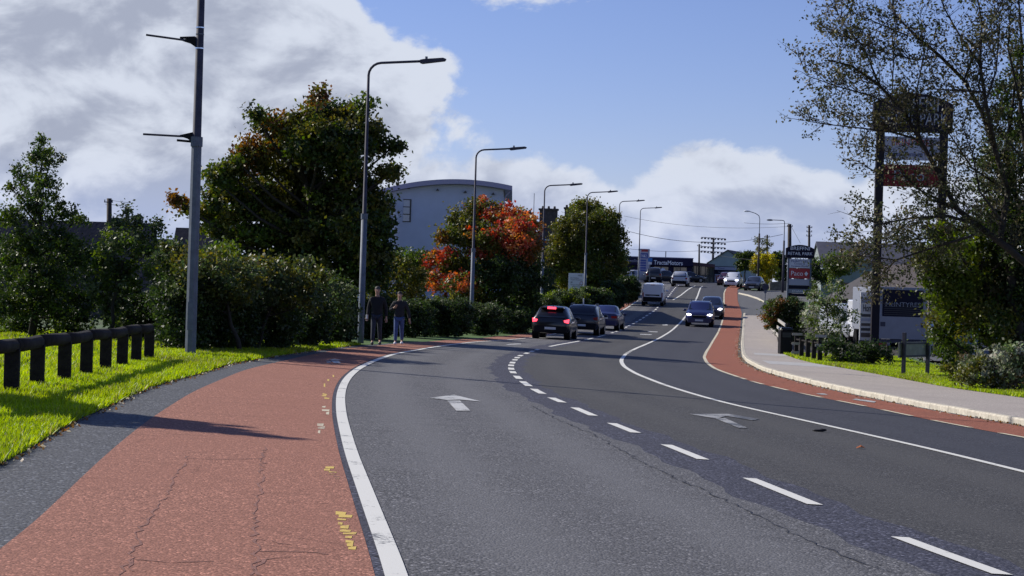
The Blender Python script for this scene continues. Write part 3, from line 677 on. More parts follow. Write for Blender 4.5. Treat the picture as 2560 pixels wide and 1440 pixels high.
tree('alder_tree', 78, 48.0, [(112,352,14,22),(90,390,40,34),(130,395,32,34),(60,440,40,30),(110,455,45,45),(30,468,22,14),(85,520,55,50),(30,540,45,35),(150,520,45,35),(190,550,40,20),(60,600,70,45),(140,610,80,45),(30,660,60,60),(120,690,80,55),(200,640,40,40),(90,760,80,50),(20,760,50,60),(150,790,40,40)],
     DARK + GREEN, 0.085, 26, 30, 0.2, 0.09, 'slim young alder with open dark crown behind the knee rail', shell=0.6, twigs=0.7, depth=1.2)
tree('maple_tree', 770, 67.0, [(790,275,28,40,OLIVE+RUST),(705,320,40,34,OLIVE+RUST),(850,290,60,40),(655,315,24,35),(640,390,55,50,OLIVE+RUST),(740,380,90,75,OLIVE),(860,370,80,75),(760,330,70,50,OLIVE+RUST),(800,360,90,60),(820,320,60,45,OLIVE),(930,340,35,40),(800,240,12,20,OLIVE+RUST),(640,292,11,20),(985,365,20,9),(985,428,18,10),(905,268,30,22),(590,402,20,16),(745,285,30,20,OLIVE),(437,497,16,8,OLIVE+RUST),(950,370,40,22),(960,440,35,22,OLIVE),(570,430,45,40),(535,450,25,30),(600,490,85,60),(720,490,115,80,OLIVE),(850,490,95,80),(930,500,50,50),(540,550,60,45,BRIGHT+OLIVE),(462,515,38,16,OLIVE+RUST),(500,535,35,22,OLIVE),(640,580,105,60),(780,590,120,75),(900,590,80,75),(960,560,26,40),(700,680,120,60),(850,690,110,70),(950,660,40,50)],
     OLIVE + GREEN + DARK, 0.17, 11, 46, 0.42, 0.2, 'tallest maple, olive green turning, left of the first whole lamp post', twigs=0.5, shell=0.5)
tree('maple_tree', 1200, 97.0, [(1205,520,40,28,RED+OLIVE),(1270,545,52,40,RED),(1180,560,40,40,OLIVE),(1135,545,14,34,OLIVE),(1160,590,45,40),(1110,600,18,28,OLIVE+RUST),(1290,590,50,45,RED),(1235,620,70,50,OLIVE+RED),(1112,650,34,30,RED),(1150,660,50,40,OLIVE),(1320,620,26,40,RUST),(1080,650,20,20,RED+OLIVE),(1098,710,34,32,RED),(1160,710,55,32,RED+OLIVE),(1240,690,80,50,DARK),(1320,690,45,45,DARK),(1100,760,38,22,BRIGHT+OLIVE),(1180,760,60,34,OLIVE),(1280,760,80,40,DARK),(1250,660,40,24,RED),(1320,570,30,30,RED),(1210,600,50,40,RED+OLIVE)],
     GREEN + OLIVE, 0.18, 11, 38, 0.42, 0.16, 'red and green autumn maple left of the second whole lamp post', twigs=0.4, shell=0.5)
tree('rusty_tree', 1345, 127.0, [(1340,640,26,22,RUST+MUSTARD),(1345,690,40,50,DARK),(1370,740,45,35,DARK+MUSTARD)], DARK, 0.17, 8, 30, 0.45, 0.12, 'small brownish tree behind the third lamp post, beside the red maple')
tree('round_maple_tree', 1475, 158.0, [(1465,530,50,32,OLIVE+BRIGHT),(1430,570,50,42,OLIVE),(1510,560,45,42),(1400,620,35,40,OLIVE),(1470,610,60,50),(1530,610,40,45),(1410,670,40,45,OLIVE+BRIGHT),(1480,680,65,50),(1545,670,30,40),(1430,715,40,22,OLIVE+YELLOW),(1520,715,50,30),(1375,660,18,26,MUSTARD)],
     GREEN + OLIVE, 0.22, 6.0, 44, 0.55, 0.2, 'dense round-topped green tree over the direction sign', shell=0.5)
tree('yellow_bush', 1912, 216.0, [(1905,655,22,24,YELLOW),(1925,660,18,26,YELLOW),(1890,665,14,20,MUSTARD),(1912,690,18,22,YELLOW)], YELLOW, 0.22, 10, 40, 0.4, 0.1, 'bright yellow bush by the side road at the top of the hill', cat='bush')
tree('evergreen_bush', 1950, 218.0, [(1948,650,20,26),(1955,680,22,28)], DARK, 0.22, 9, 40, 0.4, 0.1, 'dark evergreen bush right of the yellow bush', cat='bush')
tree('slim_tree', 1908, 224.0, [(1895,605,10,14),(1915,610,14,16),(1905,625,18,14)], OLIVE, 0.2, 7, 12, 0.4, 0.08, 'thin sparse tree showing above the yellow bush', twigs=0.9)
tree('shrub', 1862, 232.0, [(1855,640,14,12),(1875,645,16,16),(1862,660,22,18)], DARK + GREEN, 0.24, 8, 40, 0.5, 0.1, 'dark green shrub beside the blue gable at the top of the hill', cat='bush')
tree('garden_tree', 2095, 150.0, [(2080,655,30,22),(2120,650,28,24),(2095,675,34,20)], BRIGHT + GREEN, 0.2, 8, 34, 0.5, 0.12, 'green garden tree behind the grey gable house')
tree('cone_bush', 2036, 148.0, [(2036,715,8,18),(2036,735,10,12)], GREEN, 0.12, 14, 40, 0.25, 0.05, 'small upright conifer on the lawn beside the small retail park sign', cat='bush')
tree('dark_tree', 2050, 160.0, [(2030,670,24,26),(2060,690,26,20),(1995,680,20,30)], DARK, 0.2, 8, 40, 0.5, 0.1, 'dark tree behind the small retail park sign')
# shrubs along the left, from the knee rail onwards
def thicket(name, d, blobs, tints, label, leaf, cpm=10, lpc=44, cr_=0.3, group=None, stem=None, **kw):
    b0 = blobs[len(blobs) // 2]
    return tree(name, stem or b0[0], d, blobs, tints, leaf, cpm, lpc, cr_, 0.05, label, 'bush', group, **kw)
thicket('willow_shrub', 46.5, [(316,535,8,26,WILLOW),(345,560,10,24,WILLOW),(290,560,18,22,WILLOW),(395,560,8,24),(320,600,60,38),(270,640,50,50),(380,620,70,45),(300,690,75,45),(420,680,60,50),(250,710,40,50),(285,770,32,60)], WILLOW + GREEN, 'tall feathery willow shrub left of the banner-arm pole', 0.10, 15, 44, 0.26, shell=0.6, depth=1.3)
thicket('willow_shrub', 41.8, [(440,640,50,36),(500,660,60,45),(560,640,50,40,BRIGHT),(600,680,70,45),(520,715,80,40),(450,720,60,40),(600,735,60,30)], WILLOW + OLIVE, 'bushy willow directly behind the banner-arm pole', 0.10, 14, 40, 0.28, depth=2.2)
thicket('willow_shrub', 44.6, [(660,680,60,45),(740,690,70,45),(640,730,70,36),(720,745,70,32),(780,740,50,36)], WILLOW + OLIVE, 'greyish willow below the tallest maple', 0.11, 13, 40, 0.3, depth=2.2)
thicket('willow_shrub', 53.5, [(790,710,60,42),(835,735,42,40),(858,760,24,40),(810,760,50,34)], GREEN + WILLOW, 'willow shrub left of the first whole lamp post', 0.11, 12, 36, 0.3, depth=1.6, stem=812)
thicket('dark_shrub', 51.0, [(40,640,70,50),(120,650,70,50),(200,650,60,50),(40,730,70,60),(140,740,80,60),(60,810,70,40),(220,760,50,60),(180,820,60,35),(30,840,50,22)], DARK + GREEN, 'dark leafy shrub filling the space behind the slim alder', 0.10, 14, 44, 0.3)
thicket('mustard_shrub', 78.0, [(960,690,40,40,MUSTARD),(1020,680,45,45),(930,740,40,40),(1000,750,60,50),(1040,730,40,60),(985,640,25,12,GREEN),(1035,650,34,22,GREEN)], MUSTARD + OLIVE, 'yellowish shrub behind the two walking men', 0.12, 11, 40, 0.35)
thicket('tall_shrub', 100.0, [(1030,650,50,35),(1060,690,50,40),(990,660,30,30)], GREEN, 'green shrub under the curved-roof building', 0.14, 9, 40, 0.4)
# dense hedge of separate bushes behind the path edge: dark leaves paint in its shade
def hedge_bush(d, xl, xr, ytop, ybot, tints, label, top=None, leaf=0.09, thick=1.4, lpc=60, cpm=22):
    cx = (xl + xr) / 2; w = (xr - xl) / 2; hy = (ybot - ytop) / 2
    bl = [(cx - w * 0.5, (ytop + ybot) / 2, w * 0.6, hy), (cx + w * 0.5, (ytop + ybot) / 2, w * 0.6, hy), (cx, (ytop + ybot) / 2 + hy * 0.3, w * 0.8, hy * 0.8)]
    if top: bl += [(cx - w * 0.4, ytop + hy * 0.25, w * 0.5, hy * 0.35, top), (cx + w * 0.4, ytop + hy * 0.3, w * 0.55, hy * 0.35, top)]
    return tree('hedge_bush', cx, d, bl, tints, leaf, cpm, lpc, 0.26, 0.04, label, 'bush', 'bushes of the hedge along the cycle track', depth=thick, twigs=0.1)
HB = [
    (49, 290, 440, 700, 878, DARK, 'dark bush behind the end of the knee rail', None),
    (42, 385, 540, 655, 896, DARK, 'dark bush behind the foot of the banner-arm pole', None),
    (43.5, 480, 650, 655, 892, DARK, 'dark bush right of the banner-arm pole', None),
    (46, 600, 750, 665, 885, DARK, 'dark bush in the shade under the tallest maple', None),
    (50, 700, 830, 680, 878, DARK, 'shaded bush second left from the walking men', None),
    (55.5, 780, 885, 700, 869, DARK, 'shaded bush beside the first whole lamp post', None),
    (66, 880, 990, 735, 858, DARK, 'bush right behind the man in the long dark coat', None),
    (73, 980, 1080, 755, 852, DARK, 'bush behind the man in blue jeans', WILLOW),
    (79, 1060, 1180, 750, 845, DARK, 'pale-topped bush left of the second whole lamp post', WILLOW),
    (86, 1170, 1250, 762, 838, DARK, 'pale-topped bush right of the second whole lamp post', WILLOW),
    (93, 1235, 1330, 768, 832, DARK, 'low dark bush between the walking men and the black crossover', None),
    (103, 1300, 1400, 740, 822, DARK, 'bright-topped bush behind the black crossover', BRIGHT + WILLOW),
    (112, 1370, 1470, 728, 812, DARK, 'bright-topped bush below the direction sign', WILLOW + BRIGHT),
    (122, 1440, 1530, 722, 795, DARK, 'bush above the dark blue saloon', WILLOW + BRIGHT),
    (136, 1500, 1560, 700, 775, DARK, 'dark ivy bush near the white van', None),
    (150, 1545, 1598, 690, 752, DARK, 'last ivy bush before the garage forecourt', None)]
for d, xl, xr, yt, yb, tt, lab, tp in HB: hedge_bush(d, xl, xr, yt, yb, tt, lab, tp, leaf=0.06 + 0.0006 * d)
tree('verge_tuft', 1573, 160.0, [(1573,732,16,9),(1560,738,12,7)], BRIGHT, 0.12, 20, 40, 0.25, 0.02, 'bright grass tuft beside the last ivy bush', cat='grass tuft')
# small leaf fringe along the grass edge by the path
tree('weed_patch', 800, 57.5, [(770,866,60,5),(820,864,45,5),(850,862,28,4)], BRIGHT, 0.08, 30, 30, 0.12, 0.01, 'sunlit tuft of weeds at the path edge left of the walking men', cat='weeds')

# ---- right side
def bare_tree():
    """the large half-bare tree in the right foreground: limbs traced, twigs grown from them"""
    d0 = 48.0; ft = foot(2650, d0); root = empty('half_bare_tree', ft, 0, 'large half-bare tree leaning over the tall retail park sign', 'tree')
    P = lambda x, y, dd=0.0: at(x, y, d0 + dd) - ft
    limbs = [([(2650,880),(2635,760),(2600,690),(2520,620),(2440,560),(2390,520),(2350,440),(2300,350),(2260,280),(2200,215),(2130,165),(2070,150)], 0.16, 0),
             ([(2500,600),(2520,480),(2490,380),(2455,280),(2410,200),(2350,140),(2290,90),(2240,40),(2215,-20)], 0.12, .6),
             ([(2490,380),(2465,260),(2450,160),(2455,60),(2440,-30)], 0.09, -.4),
             ([(2455,170),(2400,90),(2360,20),(2340,-40)], 0.05, .5), ([(2625,720),(2585,500),(2550,300),(2555,120),(2545,-30)], 0.14, 1.0),
             ([(2560,300),(2520,120),(2530,-20)], 0.06, .2), ([(2440,560),(2370,540),(2280,545),(2200,560),(2130,540)], 0.07, -.5),
             ([(2390,520),(2330,500),(2260,440),(2190,430),(2140,400)], 0.05, .3), ([(2300,350),(2230,330),(2150,320),(2060,310),(2000,300)], 0.045, -.2),
             ([(2350,440),(2290,330),(2230,240),(2235,120),(2240,30)], 0.045, .7), ([(2200,215),(2160,120),(2110,60),(2080,10)], 0.035, .1),
             ([(2260,280),(2180,240),(2090,215),(2020,190),(1990,130)], 0.035, -.6), ([(2430,590),(2330,620),(2240,650),(2150,640),(2090,640)], 0.05, -.2),
             ([(2460,230),(2380,225),(2330,222),(2250,235)], 0.04, -.5), ([(2520,480),(2430,420),(2370,330),(2360,230)], 0.05, 1.1), ([(2270,90),(2200,60),(2130,30),(2090,-10)], 0.03, .2),
             ([(2510,560),(2450,480),(2430,380),(2400,300)], 0.05, -.8), ([(2300,350),(2290,240),(2310,130),(2300,20)], 0.04, .4), ([(2350,140),(2290,150),(2210,130),(2130,100),(2050,60)], 0.035, -.4), ([(2200,215),(2150,200),(2080,240),(2030,260)], 0.025, .5), ([(2455,280),(2490,180),(2500,60),(2490,-20)], 0.045, -.7), ([(2390,520),(2290,470),(2220,380),(2160,360),(2090,360)], 0.04, .9), ([(2560,400),(2500,330),(2470,300)], 0.04, .3), ([(2440,560),(2350,590),(2280,600),(2200,620),(2120,610)], 0.045, .8), ([(2230,330),(2180,290),(2110,290),(2040,300)], 0.022, .1), ([(2240,40),(2180,80),(2120,120),(2060,110)], 0.022, .5), ([(2240,650),(2200,690),(2170,740)], 0.03, 0), ([(2410,200),(2440,120),(2480,60),(2500,0)], 0.04, .8)]
    mb = MB(); tw = MB(); LC = []; LK = []
    TI = [(0.055,0.06,0.022),(0.04,0.048,0.018),(0.075,0.07,0.03),(0.10,0.085,0.045)]
    for path, r0, dy in limbs:
        pts = [P(x, y, dy + 0.6 * math.sin(i * 1.3 + x)) for i, (x, y) in enumerate(path)]
        k = len(pts); rad = [r0 * (1 - 0.82 * i / (k - 1)) for i in range(k)]; mb.tube(pts, [q * 0.74 for q in rad], 7)
        for i in range(k - 1):
            seg = pts[i + 1] - pts[i]; nn = max(1, int(seg.length / 0.09))
            for j in range(nn):
                t = (i + j / nn) / (k - 1)
                if r0 > 0.15 and t < 0.25: continue
                p = pts[i] + seg * (j / nn); dr = Vector(RNG.normal(size=3)); dr.y *= 0.9; dr.z += 0.35; dr = (dr.normalized() + seg.normalized() * 0.8).normalized()
                ln = RNG.uniform(0.25, 0.95) * (1.1 - 0.45 * t); q = p + dr * ln * 0.5 + Vector((0, 0, 0.03)); e = p + dr * ln + Vector((0, 0, RNG.uniform(-0.05, 0.12)))
                tw.tube([p, q, e], [0.012, 0.008, 0.003], 3, False)
                for s_ in range(3):
                    b0 = p.lerp(e, RNG.uniform(0.35, 0.95)); dr2 = (dr + Vector(RNG.normal(size=3)) * 0.7).normalized(); e2 = b0 + dr2 * RNG.uniform(0.15, 0.42)
                    tw.tube([b0, e2], [0.005, 0.002], 3, False)
                    sx_ = (e2.x + ft.x) / d0 * FPX + 1280; nl = int(RNG.uniform(3, 13))
                    if RNG.random() < 0.25: continue
                    c = np.array(b0.lerp(e2, 0.75)); LC.append(c + RNG.normal(size=(nl, 3)) * 0.085); LK.append(np.array(TI[RNG.integers(4)]) * RNG.uniform(0.7, 1.4, (nl, 1)))
    # clusters of leaves hanging low on the left, silvery undersides
    for bl in [(2120,580,40,40),(2160,620,45,40),(2210,560,60,40),(2260,600,60,50),(2130,500,30,26),(2180,520,40,30),(2300,560,50,40),(2110,650,34,24),(2180,690,40,26),(2250,680,50,40),(2330,610,60,50),(2390,640,50,50),(2320,500,50,40),(2400,480,50,40),(2420,560,50,40)]:
        L, K, CC, BC = crown_points(d0, [bl], 10, 15, 0.22, [(0.06,0.075,0.03),(0.10,0.11,0.06),(0.045,0.055,0.02)], 0.8)
        LC.append(L - np.array(ft)); LK.append(K)
        for c in CC[::2]: c = Vector(c) - ft; tw.tube([c + Vector((0.25, 0, -0.1)), c], [0.01, 0.004], 3, False)
    for bl in [(2400,110,120,100),(2510,90,70,100),(2340,250,90,80),(2450,270,90,90),(2260,120,90,80),(2150,110,80,70),(2380,410,100,70),(2470,430,80,70),(2110,290,60,40),(2230,400,80,50),(2060,160,50,40),(2300,520,90,60)]:
        L, K, CC, BC = crown_points(d0, [bl], 3.2, 9, 0.26, TI + [(0.20,0.18,0.13),(0.15,0.14,0.09)], 0.9)
        LC.append(L - np.array(ft)); LK.append(K)
    mb.build('limbs', M['bark'], root, True); tw.build('twigs', M['bark'], root)['kind'] = 'stuff'
    leaves('crown', np.concatenate(LC), 0.095, np.concatenate(LK), root, 0.6)
bare_tree()
tree('leafy_tree', 2500, 50.5, [(2370,590,50,40,BRIGHT),(2440,590,70,50,BRIGHT),(2320,650,45,45,BRIGHT+OLIVE),(2390,660,70,55,BRIGHT),(2480,670,80,70),(2545,600,60,90,DARK),(2420,730,80,55,BRIGHT+GREEN),(2520,750,80,70,DARK+BROWN),(2390,790,70,55,BRIGHT+OLIVE),(2470,810,80,55),(2545,850,60,60,DARK),(2340,720,40,55,GREEN),(2560,720,60,80,DARK),(2350,830,40,34,GREEN)],
     GREEN + OLIVE, 0.12, 15, 46, 0.36, 0.14, 'full green tree at the right edge behind the grass bank')
tree('ivy_trunk', 2545, 50.0, [(2545,140,22,40),(2535,220,46,50),(2530,320,60,60),(2515,420,70,60),(2530,500,80,60),(2500,550,90,50),(2470,480,50,40,GREEN+SILVER),(2480,380,36,40,GREEN+SILVER)], DARK + GREEN, 0.10, 15, 46, 0.3, 0.16, 'ivy-clad trunk at the upper right edge', twigs=0.2)
tree('silver_tree', 2062, 73.0, [(2085,715,26,22),(2040,740,30,22),(2075,765,40,34),(2110,790,34,34),(2030,800,36,34),(2075,830,50,34),(2045,850,40,24),(2105,730,18,18)], SILVER + GREEN, 0.11, 15, 24, 0.24, 0.05, 'young tree with silvery leaves beside the footway fence', twigs=0.7)
tree('clipped_bush', 1965, 98.0, [(1925,790,20,34,GREEN+RUST),(1935,765,26,22,RUST+GREEN),(1960,760,36,22,GREEN+BROWN),(1985,790,30,50,DARK),(1955,800,34,40,DARK),(1985,830,30,30,DARK)], DARK + GREEN, 0.11, 16, 60, 0.26, 0.05, 'dense rounded bush at the bend of the footway', cat='bush', depth=0.7)
thicket('low_shrub', 66.0, [(2100,870,40,26),(2150,880,45,28),(2200,880,40,28),(2120,895,50,14)], DARK, 'low dark shrub in front of the parked truck', 0.11, 16, 50, 0.28)
thicket('low_shrub', 60.0, [(2290,880,40,14),(2370,870,40,34,GREEN),(2410,880,40,34),(2385,910,30,20,GREEN)], DARK + GREEN, 'low leafy shrub right of the two-post sign', 0.10, 16, 46, 0.26)
thicket('trailing_bush', 44.0, [(2440,925,52,34,SILVER+OLIVE),(2500,895,56,40,SILVER),(2550,920,50,60,SILVER+BROWN),(2480,955,60,24,SILVER+OLIVE),(2420,940,26,16,OLIVE),(2545,880,30,24,SILVER)], SILVER + BROWN, 'pale trailing shrub on the bank at the right edge', 0.095, 26, 44, 0.22)
thicket('bank_undergrowth', 48.0, [(2370,925,30,10,OLIVE),(2420,905,40,20,BROWN+OLIVE),(2400,950,50,12,BRIGHT+OLIVE)], OLIVE + BROWN, 'brownish undergrowth between the verge and the trailing shrub', 0.085, 20, 30, 0.2)
# the crown just outside the left edge whose shadow reaches across the path
tree('young_cypress', -717, 23.5, [(-717,-100,42,90,DARK),(-717,0,90,120,DARK),(-717,120,120,160,DARK),(-717,330,140,180,DARK),(-717,560,150,180,DARK),(-717,780,150,150,DARK)], DARK, 0.10, 40, 60, 0.16, 0.07, 'slim cypress beside the knee rail just outside the left edge', twigs=0.1)
print('LEAVES', sum(len(o.data.polygons) for o in bpy.data.objects if o.name.startswith('crown')))
# ================================================================ POLES, SIGNS, FENCES, BUILDINGS
def mm(name, col, **k):
    if name not in M: M[name] = mat(name, col, **k)
    return M[name]
mm('sign_post', (0.018, 0.016, 0.022), rough=0.8, spec=0.15); mm('sign_navy', (0.008, 0.008, 0.022), rough=0.6, spec=0.15); mm('sign_white', (0.62, 0.64, 0.68), rough=0.5); mm('sign_red', (0.38, 0.02, 0.03), rough=0.4)
mm('sign_red_shaded', (0.16, 0.015, 0.02), rough=0.7, spec=0.2); mm('sign_grey', (0.20, 0.22, 0.27), rough=0.5); mm('sign_lav', (0.34, 0.35, 0.44), rough=0.5); mm('sign_blue', (0.03, 0.06, 0.26), rough=0.4)  # darker red panel: sign red with the tall totem's shade painted in
mm('wall_blue', (0.44, 0.49, 0.62), rough=0.8, var=0.08, vscale=0.6); mm('roof_grey', (0.10, 0.10, 0.12), rough=0.6, var=0.2, vscale=1)
mm('fascia_lilac', (0.30, 0.29, 0.42), rough=0.5); mm('slate', (0.03, 0.027, 0.034), rough=0.8, var=0.35, vscale=2.5, bump=0.4, bscale=6)
mm('slate_brown', (0.06, 0.05, 0.044), rough=0.85, var=0.35, vscale=2.0, bump=0.4, bscale=6); mm('brick_dark', (0.06, 0.05, 0.05), rough=0.9, var=0.4, vscale=4, bump=0.4, bscale=10)
mm('render_grey', (0.20, 0.24, 0.24), rough=0.85, var=0.12, vscale=0.8); mm('render_dark', (0.05, 0.045, 0.045), rough=0.9, var=0.3, vscale=2)
mm('render_white', (0.55, 0.55, 0.53), rough=0.8); mm('frame_dark', (0.02, 0.022, 0.03), rough=0.4); mm('pane', (0.28, 0.34, 0.45), rough=0.08, spec=0.9)
mm('shop_glass', (0.05, 0.07, 0.08), rough=0.05, spec=1.0); mm('render_teal', (0.24, 0.30, 0.34), rough=0.85, var=0.15, vscale=0.6)
mm('navy_clad', (0.016, 0.015, 0.05), rough=0.6, spec=0.15); mm('gutter', (0.35, 0.35, 0.36), rough=0.5); mm('letters_white', (0.75, 0.76, 0.8), rough=0.5)
mm('letters_grey', (0.30, 0.32, 0.38), rough=0.5); mm('letters_navy', (0.02, 0.03, 0.16), rough=0.5)

# ---- street lamps on the left
def lamp_post(d, px, label, H=9.15, arm=2.3, banner=False, r0=0.105, tilt=0.07, first=True):
    b = foot(px, d); root = empty('street_lamp', b, 0, label, 'street lamp', 'tall single-arm street lamps on the left')
    mb = MB(); mb.tube([(0, 0, -0.1), (0, 0, 0.5), (0, 0, H * 0.45)], [r0 * 1.0, r0, r0 * 0.92], 8 if banner else 10); mb.build('lower_mast', M['galv'], root, not banner)
    mb = MB(); hh = H - 0.55; mb.tube([(0, 0, H * 0.45), (0, 0, H * 0.452), (0, 0, hh)], [r0 * 0.92, r0 * (0.80 if banner else 0.66), r0 * (0.60 if banner else 0.42)], 8); mb.build('upper_mast', M['galv_dark'], root, True)
    mb = MB(); mb.tube([(0, 0, H * 0.435), (0, 0, H * 0.455)], [r0 * 1.08] * 2, 10); mb.build('collar', M['galv'], root)
    ra = r0 * 0.40; mb = MB(); pts = [(0, 0, hh - 0.02)]
    for k in range(6):
        a = k / 5 * (math.pi / 2 - tilt); pts.append((0.42 * (1 - math.cos(a)), 0, hh + 0.42 * math.sin(a)))
    ex, ez = pts[-1][0], pts[-1][2]; L_ = arm - 0.95; pts.append((ex + L_, 0, ez + L_ * tilt)); mb.tube(pts, ra, 7); mb.build('arm', M['galv_dark'], root, True)
    hx, hz = ex + L_ - 0.1, ez + (L_ - 0.1) * tilt
    head = MB(); prof = [(0, -0.05), (0.08, -0.08), (0.80, -0.025), (0.84, 0.03), (0.74, 0.075), (0.12, 0.06), (0.0, 0.04)]
    head.prism([(hx + p * 1, hz + q + p * tilt) for p, q in prof][::-1], 'y', -0.12, 0.12); ho = head.build('lamp_head', M['galv_dark'], root)
    s = MB(); s.tube([(hx + 0.2, 0, hz + 0.07), (hx + 0.2, 0, hz + 0.16)], 0.045, 8); s.build('sensor', M['galv'], ho)
    if banner:
        for z, t2, up in ((5.09 + 1.57, 0.10, 0.09), (2.95 + 1.57 + 0.12, 0.02, -0.10)):
            a = MB(); a.tube([(-0.09, 0, z), (-1.12, -0.1, z + t2)], 0.022, 6); bb = a.build('banner_arm', M['galv_dark'], root)
            a = MB(); a.prism([(-0.08, z - 0.12), (-0.20, z - 0.04), (-0.36, z + 0.005), (-0.36, z + 0.03), (-0.20, z + 0.07), (-0.08, z + 0.10)], 'y', -0.04, 0.04); a.tube([(-0.1, 0, z + up), (-0.42, 0, z + up * 0.8)], 0.025, 6); a.build('bracket', M['black'], bb)
            for dz in (-0.14, 0.16, 0.30 if up > 0 else 0.2):
                a = MB(); rr = r0 * (0.97 if z < 4.2 else 0.68); a.tube([(0, 0, z + dz - 0.012), (0, 0, z + dz + 0.012)], rr * 1.12, 8); a.build('strap', M['chrome'] if dz != 0.16 else M['galv'], root)
        a = MB(); a.bx(-0.06, 0.06, -r0 - 0.012, -r0, 0.55, 1.15); a.build('access_door', M['galv'], root)
    else:
        a = MB(); a.bx(-0.05, 0.05, -r0 - 0.01, -r0, 0.6, 1.1); a.build('access_door', M['galv'], root)
    return root
lamp_post(38.6, 475, 'nearest lamp post, octagonal, with two bare banner arms pointing left', H=10.2, banner=True, r0=0.118)
lamp_post(58.5, 901, 'lamp post beside the two walking men, in front of the tallest maple')
lamp_post(89.5, 1177, 'lamp post in front of the red maple')
lamp_post(119.5, 1352, 'lamp post between the red maple and the round green tree, before the chimneys')
lamp_post(148.5, 1461, 'lamp post in front of the round green tree and direction sign', H=9.3)
lamp_post(180, 1543, 'lamp post showing only its arm above the round green tree', H=9.0)
lamp_post(209, 1596, 'farthest left lamp post, beside the fuel price sign', H=8.8)
# ---- right-hand lamps on poles
def right_lamp(px, py_top, d, label, arm=-1.4, kind=0):
    b = foot(px, d); top = at(px, py_top, d).z - b.z
    root = empty('street_lamp', b, 0, label, 'street lamp'); mb = MB(); mb.tube([(0, 0, -0.1), (0, 0, top * 0.72)], [0.14, 0.10], 8); mb.build('mast', M['pole_wood'] if kind == 0 else M['galv_dark'], root, True)
    mb = MB(); pts = [(0, 0, top * 0.70)]
    if kind == 0: pts += [(0, 0, top - 0.75), (-0.12, 0, top - 0.35), (-0.5, 0, top - 0.12), (arm, 0, top + 0.1)]
    else: pts += [(0, 0, top - 0.18), (-0.08, 0, top - 0.03), (-0.25, 0, top), (arm, 0, top + 0.02)]
    mb.tube(pts, 0.045, 6); mb.build('arm', M['galv'], root, True)
    mb = MB(); mb.ball((arm - 0.25, 0, top + (0.1 if kind == 0 else 0.0)), (0.36, 0.14, 0.10), 8, 5); mb.build('lamp_head', M['sign_white'] if kind == 0 else M['galv'], root, True)
right_lamp(1895, 531, 207, 'swan-neck lamp with pale head on the pole above the yellow bush', -1.25, 0)
right_lamp(1957, 551, 190, 'square-armed lamp left of the small retail park sign', -1.3, 1)

# ---- overhead line poles and cables
def wood_pole(px, py_top, d, label, r=0.13, lean=0.0, cross=False, fit=None):
    b = foot(px, d); top = at(px, py_top, d); root = empty('utility_pole', b, 0, label, 'utility pole', 'wooden utility poles'); t = top - b
    mb = MB(); mb.tube([(0, 0, -0.2), (t.x + lean, 0, t.z)], [r * 1.1, r * 0.8], 8); mb.build('mast', M['pole_wood'], root, True)
    for k in range(fit or 2):
        z = t.z - 0.25 - 0.42 * k; mb = MB(); mb.bx(t.x - 0.28, t.x + 0.28, -0.2, -0.14, z - 0.03, z + 0.03)
        cb = mb.build('cross_arm', M['galv_dark'], root)
        for sx_ in (-0.24, 0.24):
            mb = MB(); mb.tube([(t.x + sx_, -0.17, z + 0.03), (t.x + sx_, -0.17, z + 0.16)], 0.035, 6); mb.build('insulator', M['frame_dark'], cb)
    return top
pA = wood_pole(1974, 560, 176, 'thick dark utility pole directly behind the small retail park sign', 0.22, fit=1)
pB = wood_pole(2023, 563, 182, 'utility pole with insulators behind the right edge of the small retail park sign', 0.14, fit=3)
pC = wood_pole(1918, 587, 230, 'short utility pole above the yellow bush', 0.14, fit=1)
pD = wood_pole(1748, 610, 236, 'slim utility pole in front of the floodlight mast', 0.13, fit=1)
pE = wood_pole(273, 496, 118, 'lone utility pole above the dark roofs on the far left', 0.20, fit=1)
mb = MB(); a = at(268, 510, 118); 
def cable(a, b, sag, r=0.018, label='', n=14):
    pts = []
    for i in range(n + 1):
        t = i / n; p = a.lerp(b, t); pts.append(p - Vector((0, 0, sag * 4 * t * (1 - t))))
    mb = MB(); mb.tube(pts, r, 4, False); o = mb.build('overhead_cable', M['wire']); return tag(o, label, 'cable', 'overhead cables')
cable(at(1560, 540, 200), at(1974, 566, 176), 0.6, 0.018, 'uppermost overhead cable, running to the thick dark pole')
cable(at(1570, 578, 190), at(1957, 586, 190), 1.0, 0.03, 'heavy sagging overhead cable crossing above the floodlights')
cable(at(1572, 622, 215), at(1748, 627, 236), 0.2, 0.025, 'lower overhead cable reaching the slim pole from the left')
cable(at(1748, 627, 236), at(1895, 650, 207), 0.2, 0.02, 'overhead cable from the slim pole down to the right')
cable(at(1860, 557, 176), at(1974, 558, 176), 0.1, 0.02, 'short overhead cable left of the thick dark pole')
cable(at(1978, 566, 176), at(2001, 608, 172), 0.0, 0.015, 'stay wire slanting down right of the thick dark pole', 2)
cable(at(2064, 580, 60), at(2300, 552, 60), 0.15, 0.009, 'cable leading right behind the half-bare tree')
cable(at(273, 500, 118), at(336, 508, 118), 0.02, 0.014, 'upper wire at the lone far-left pole')
cable(at(263, 510, 118), at(310, 513, 118), 0.02, 0.02, 'lower wire at the lone far-left pole')
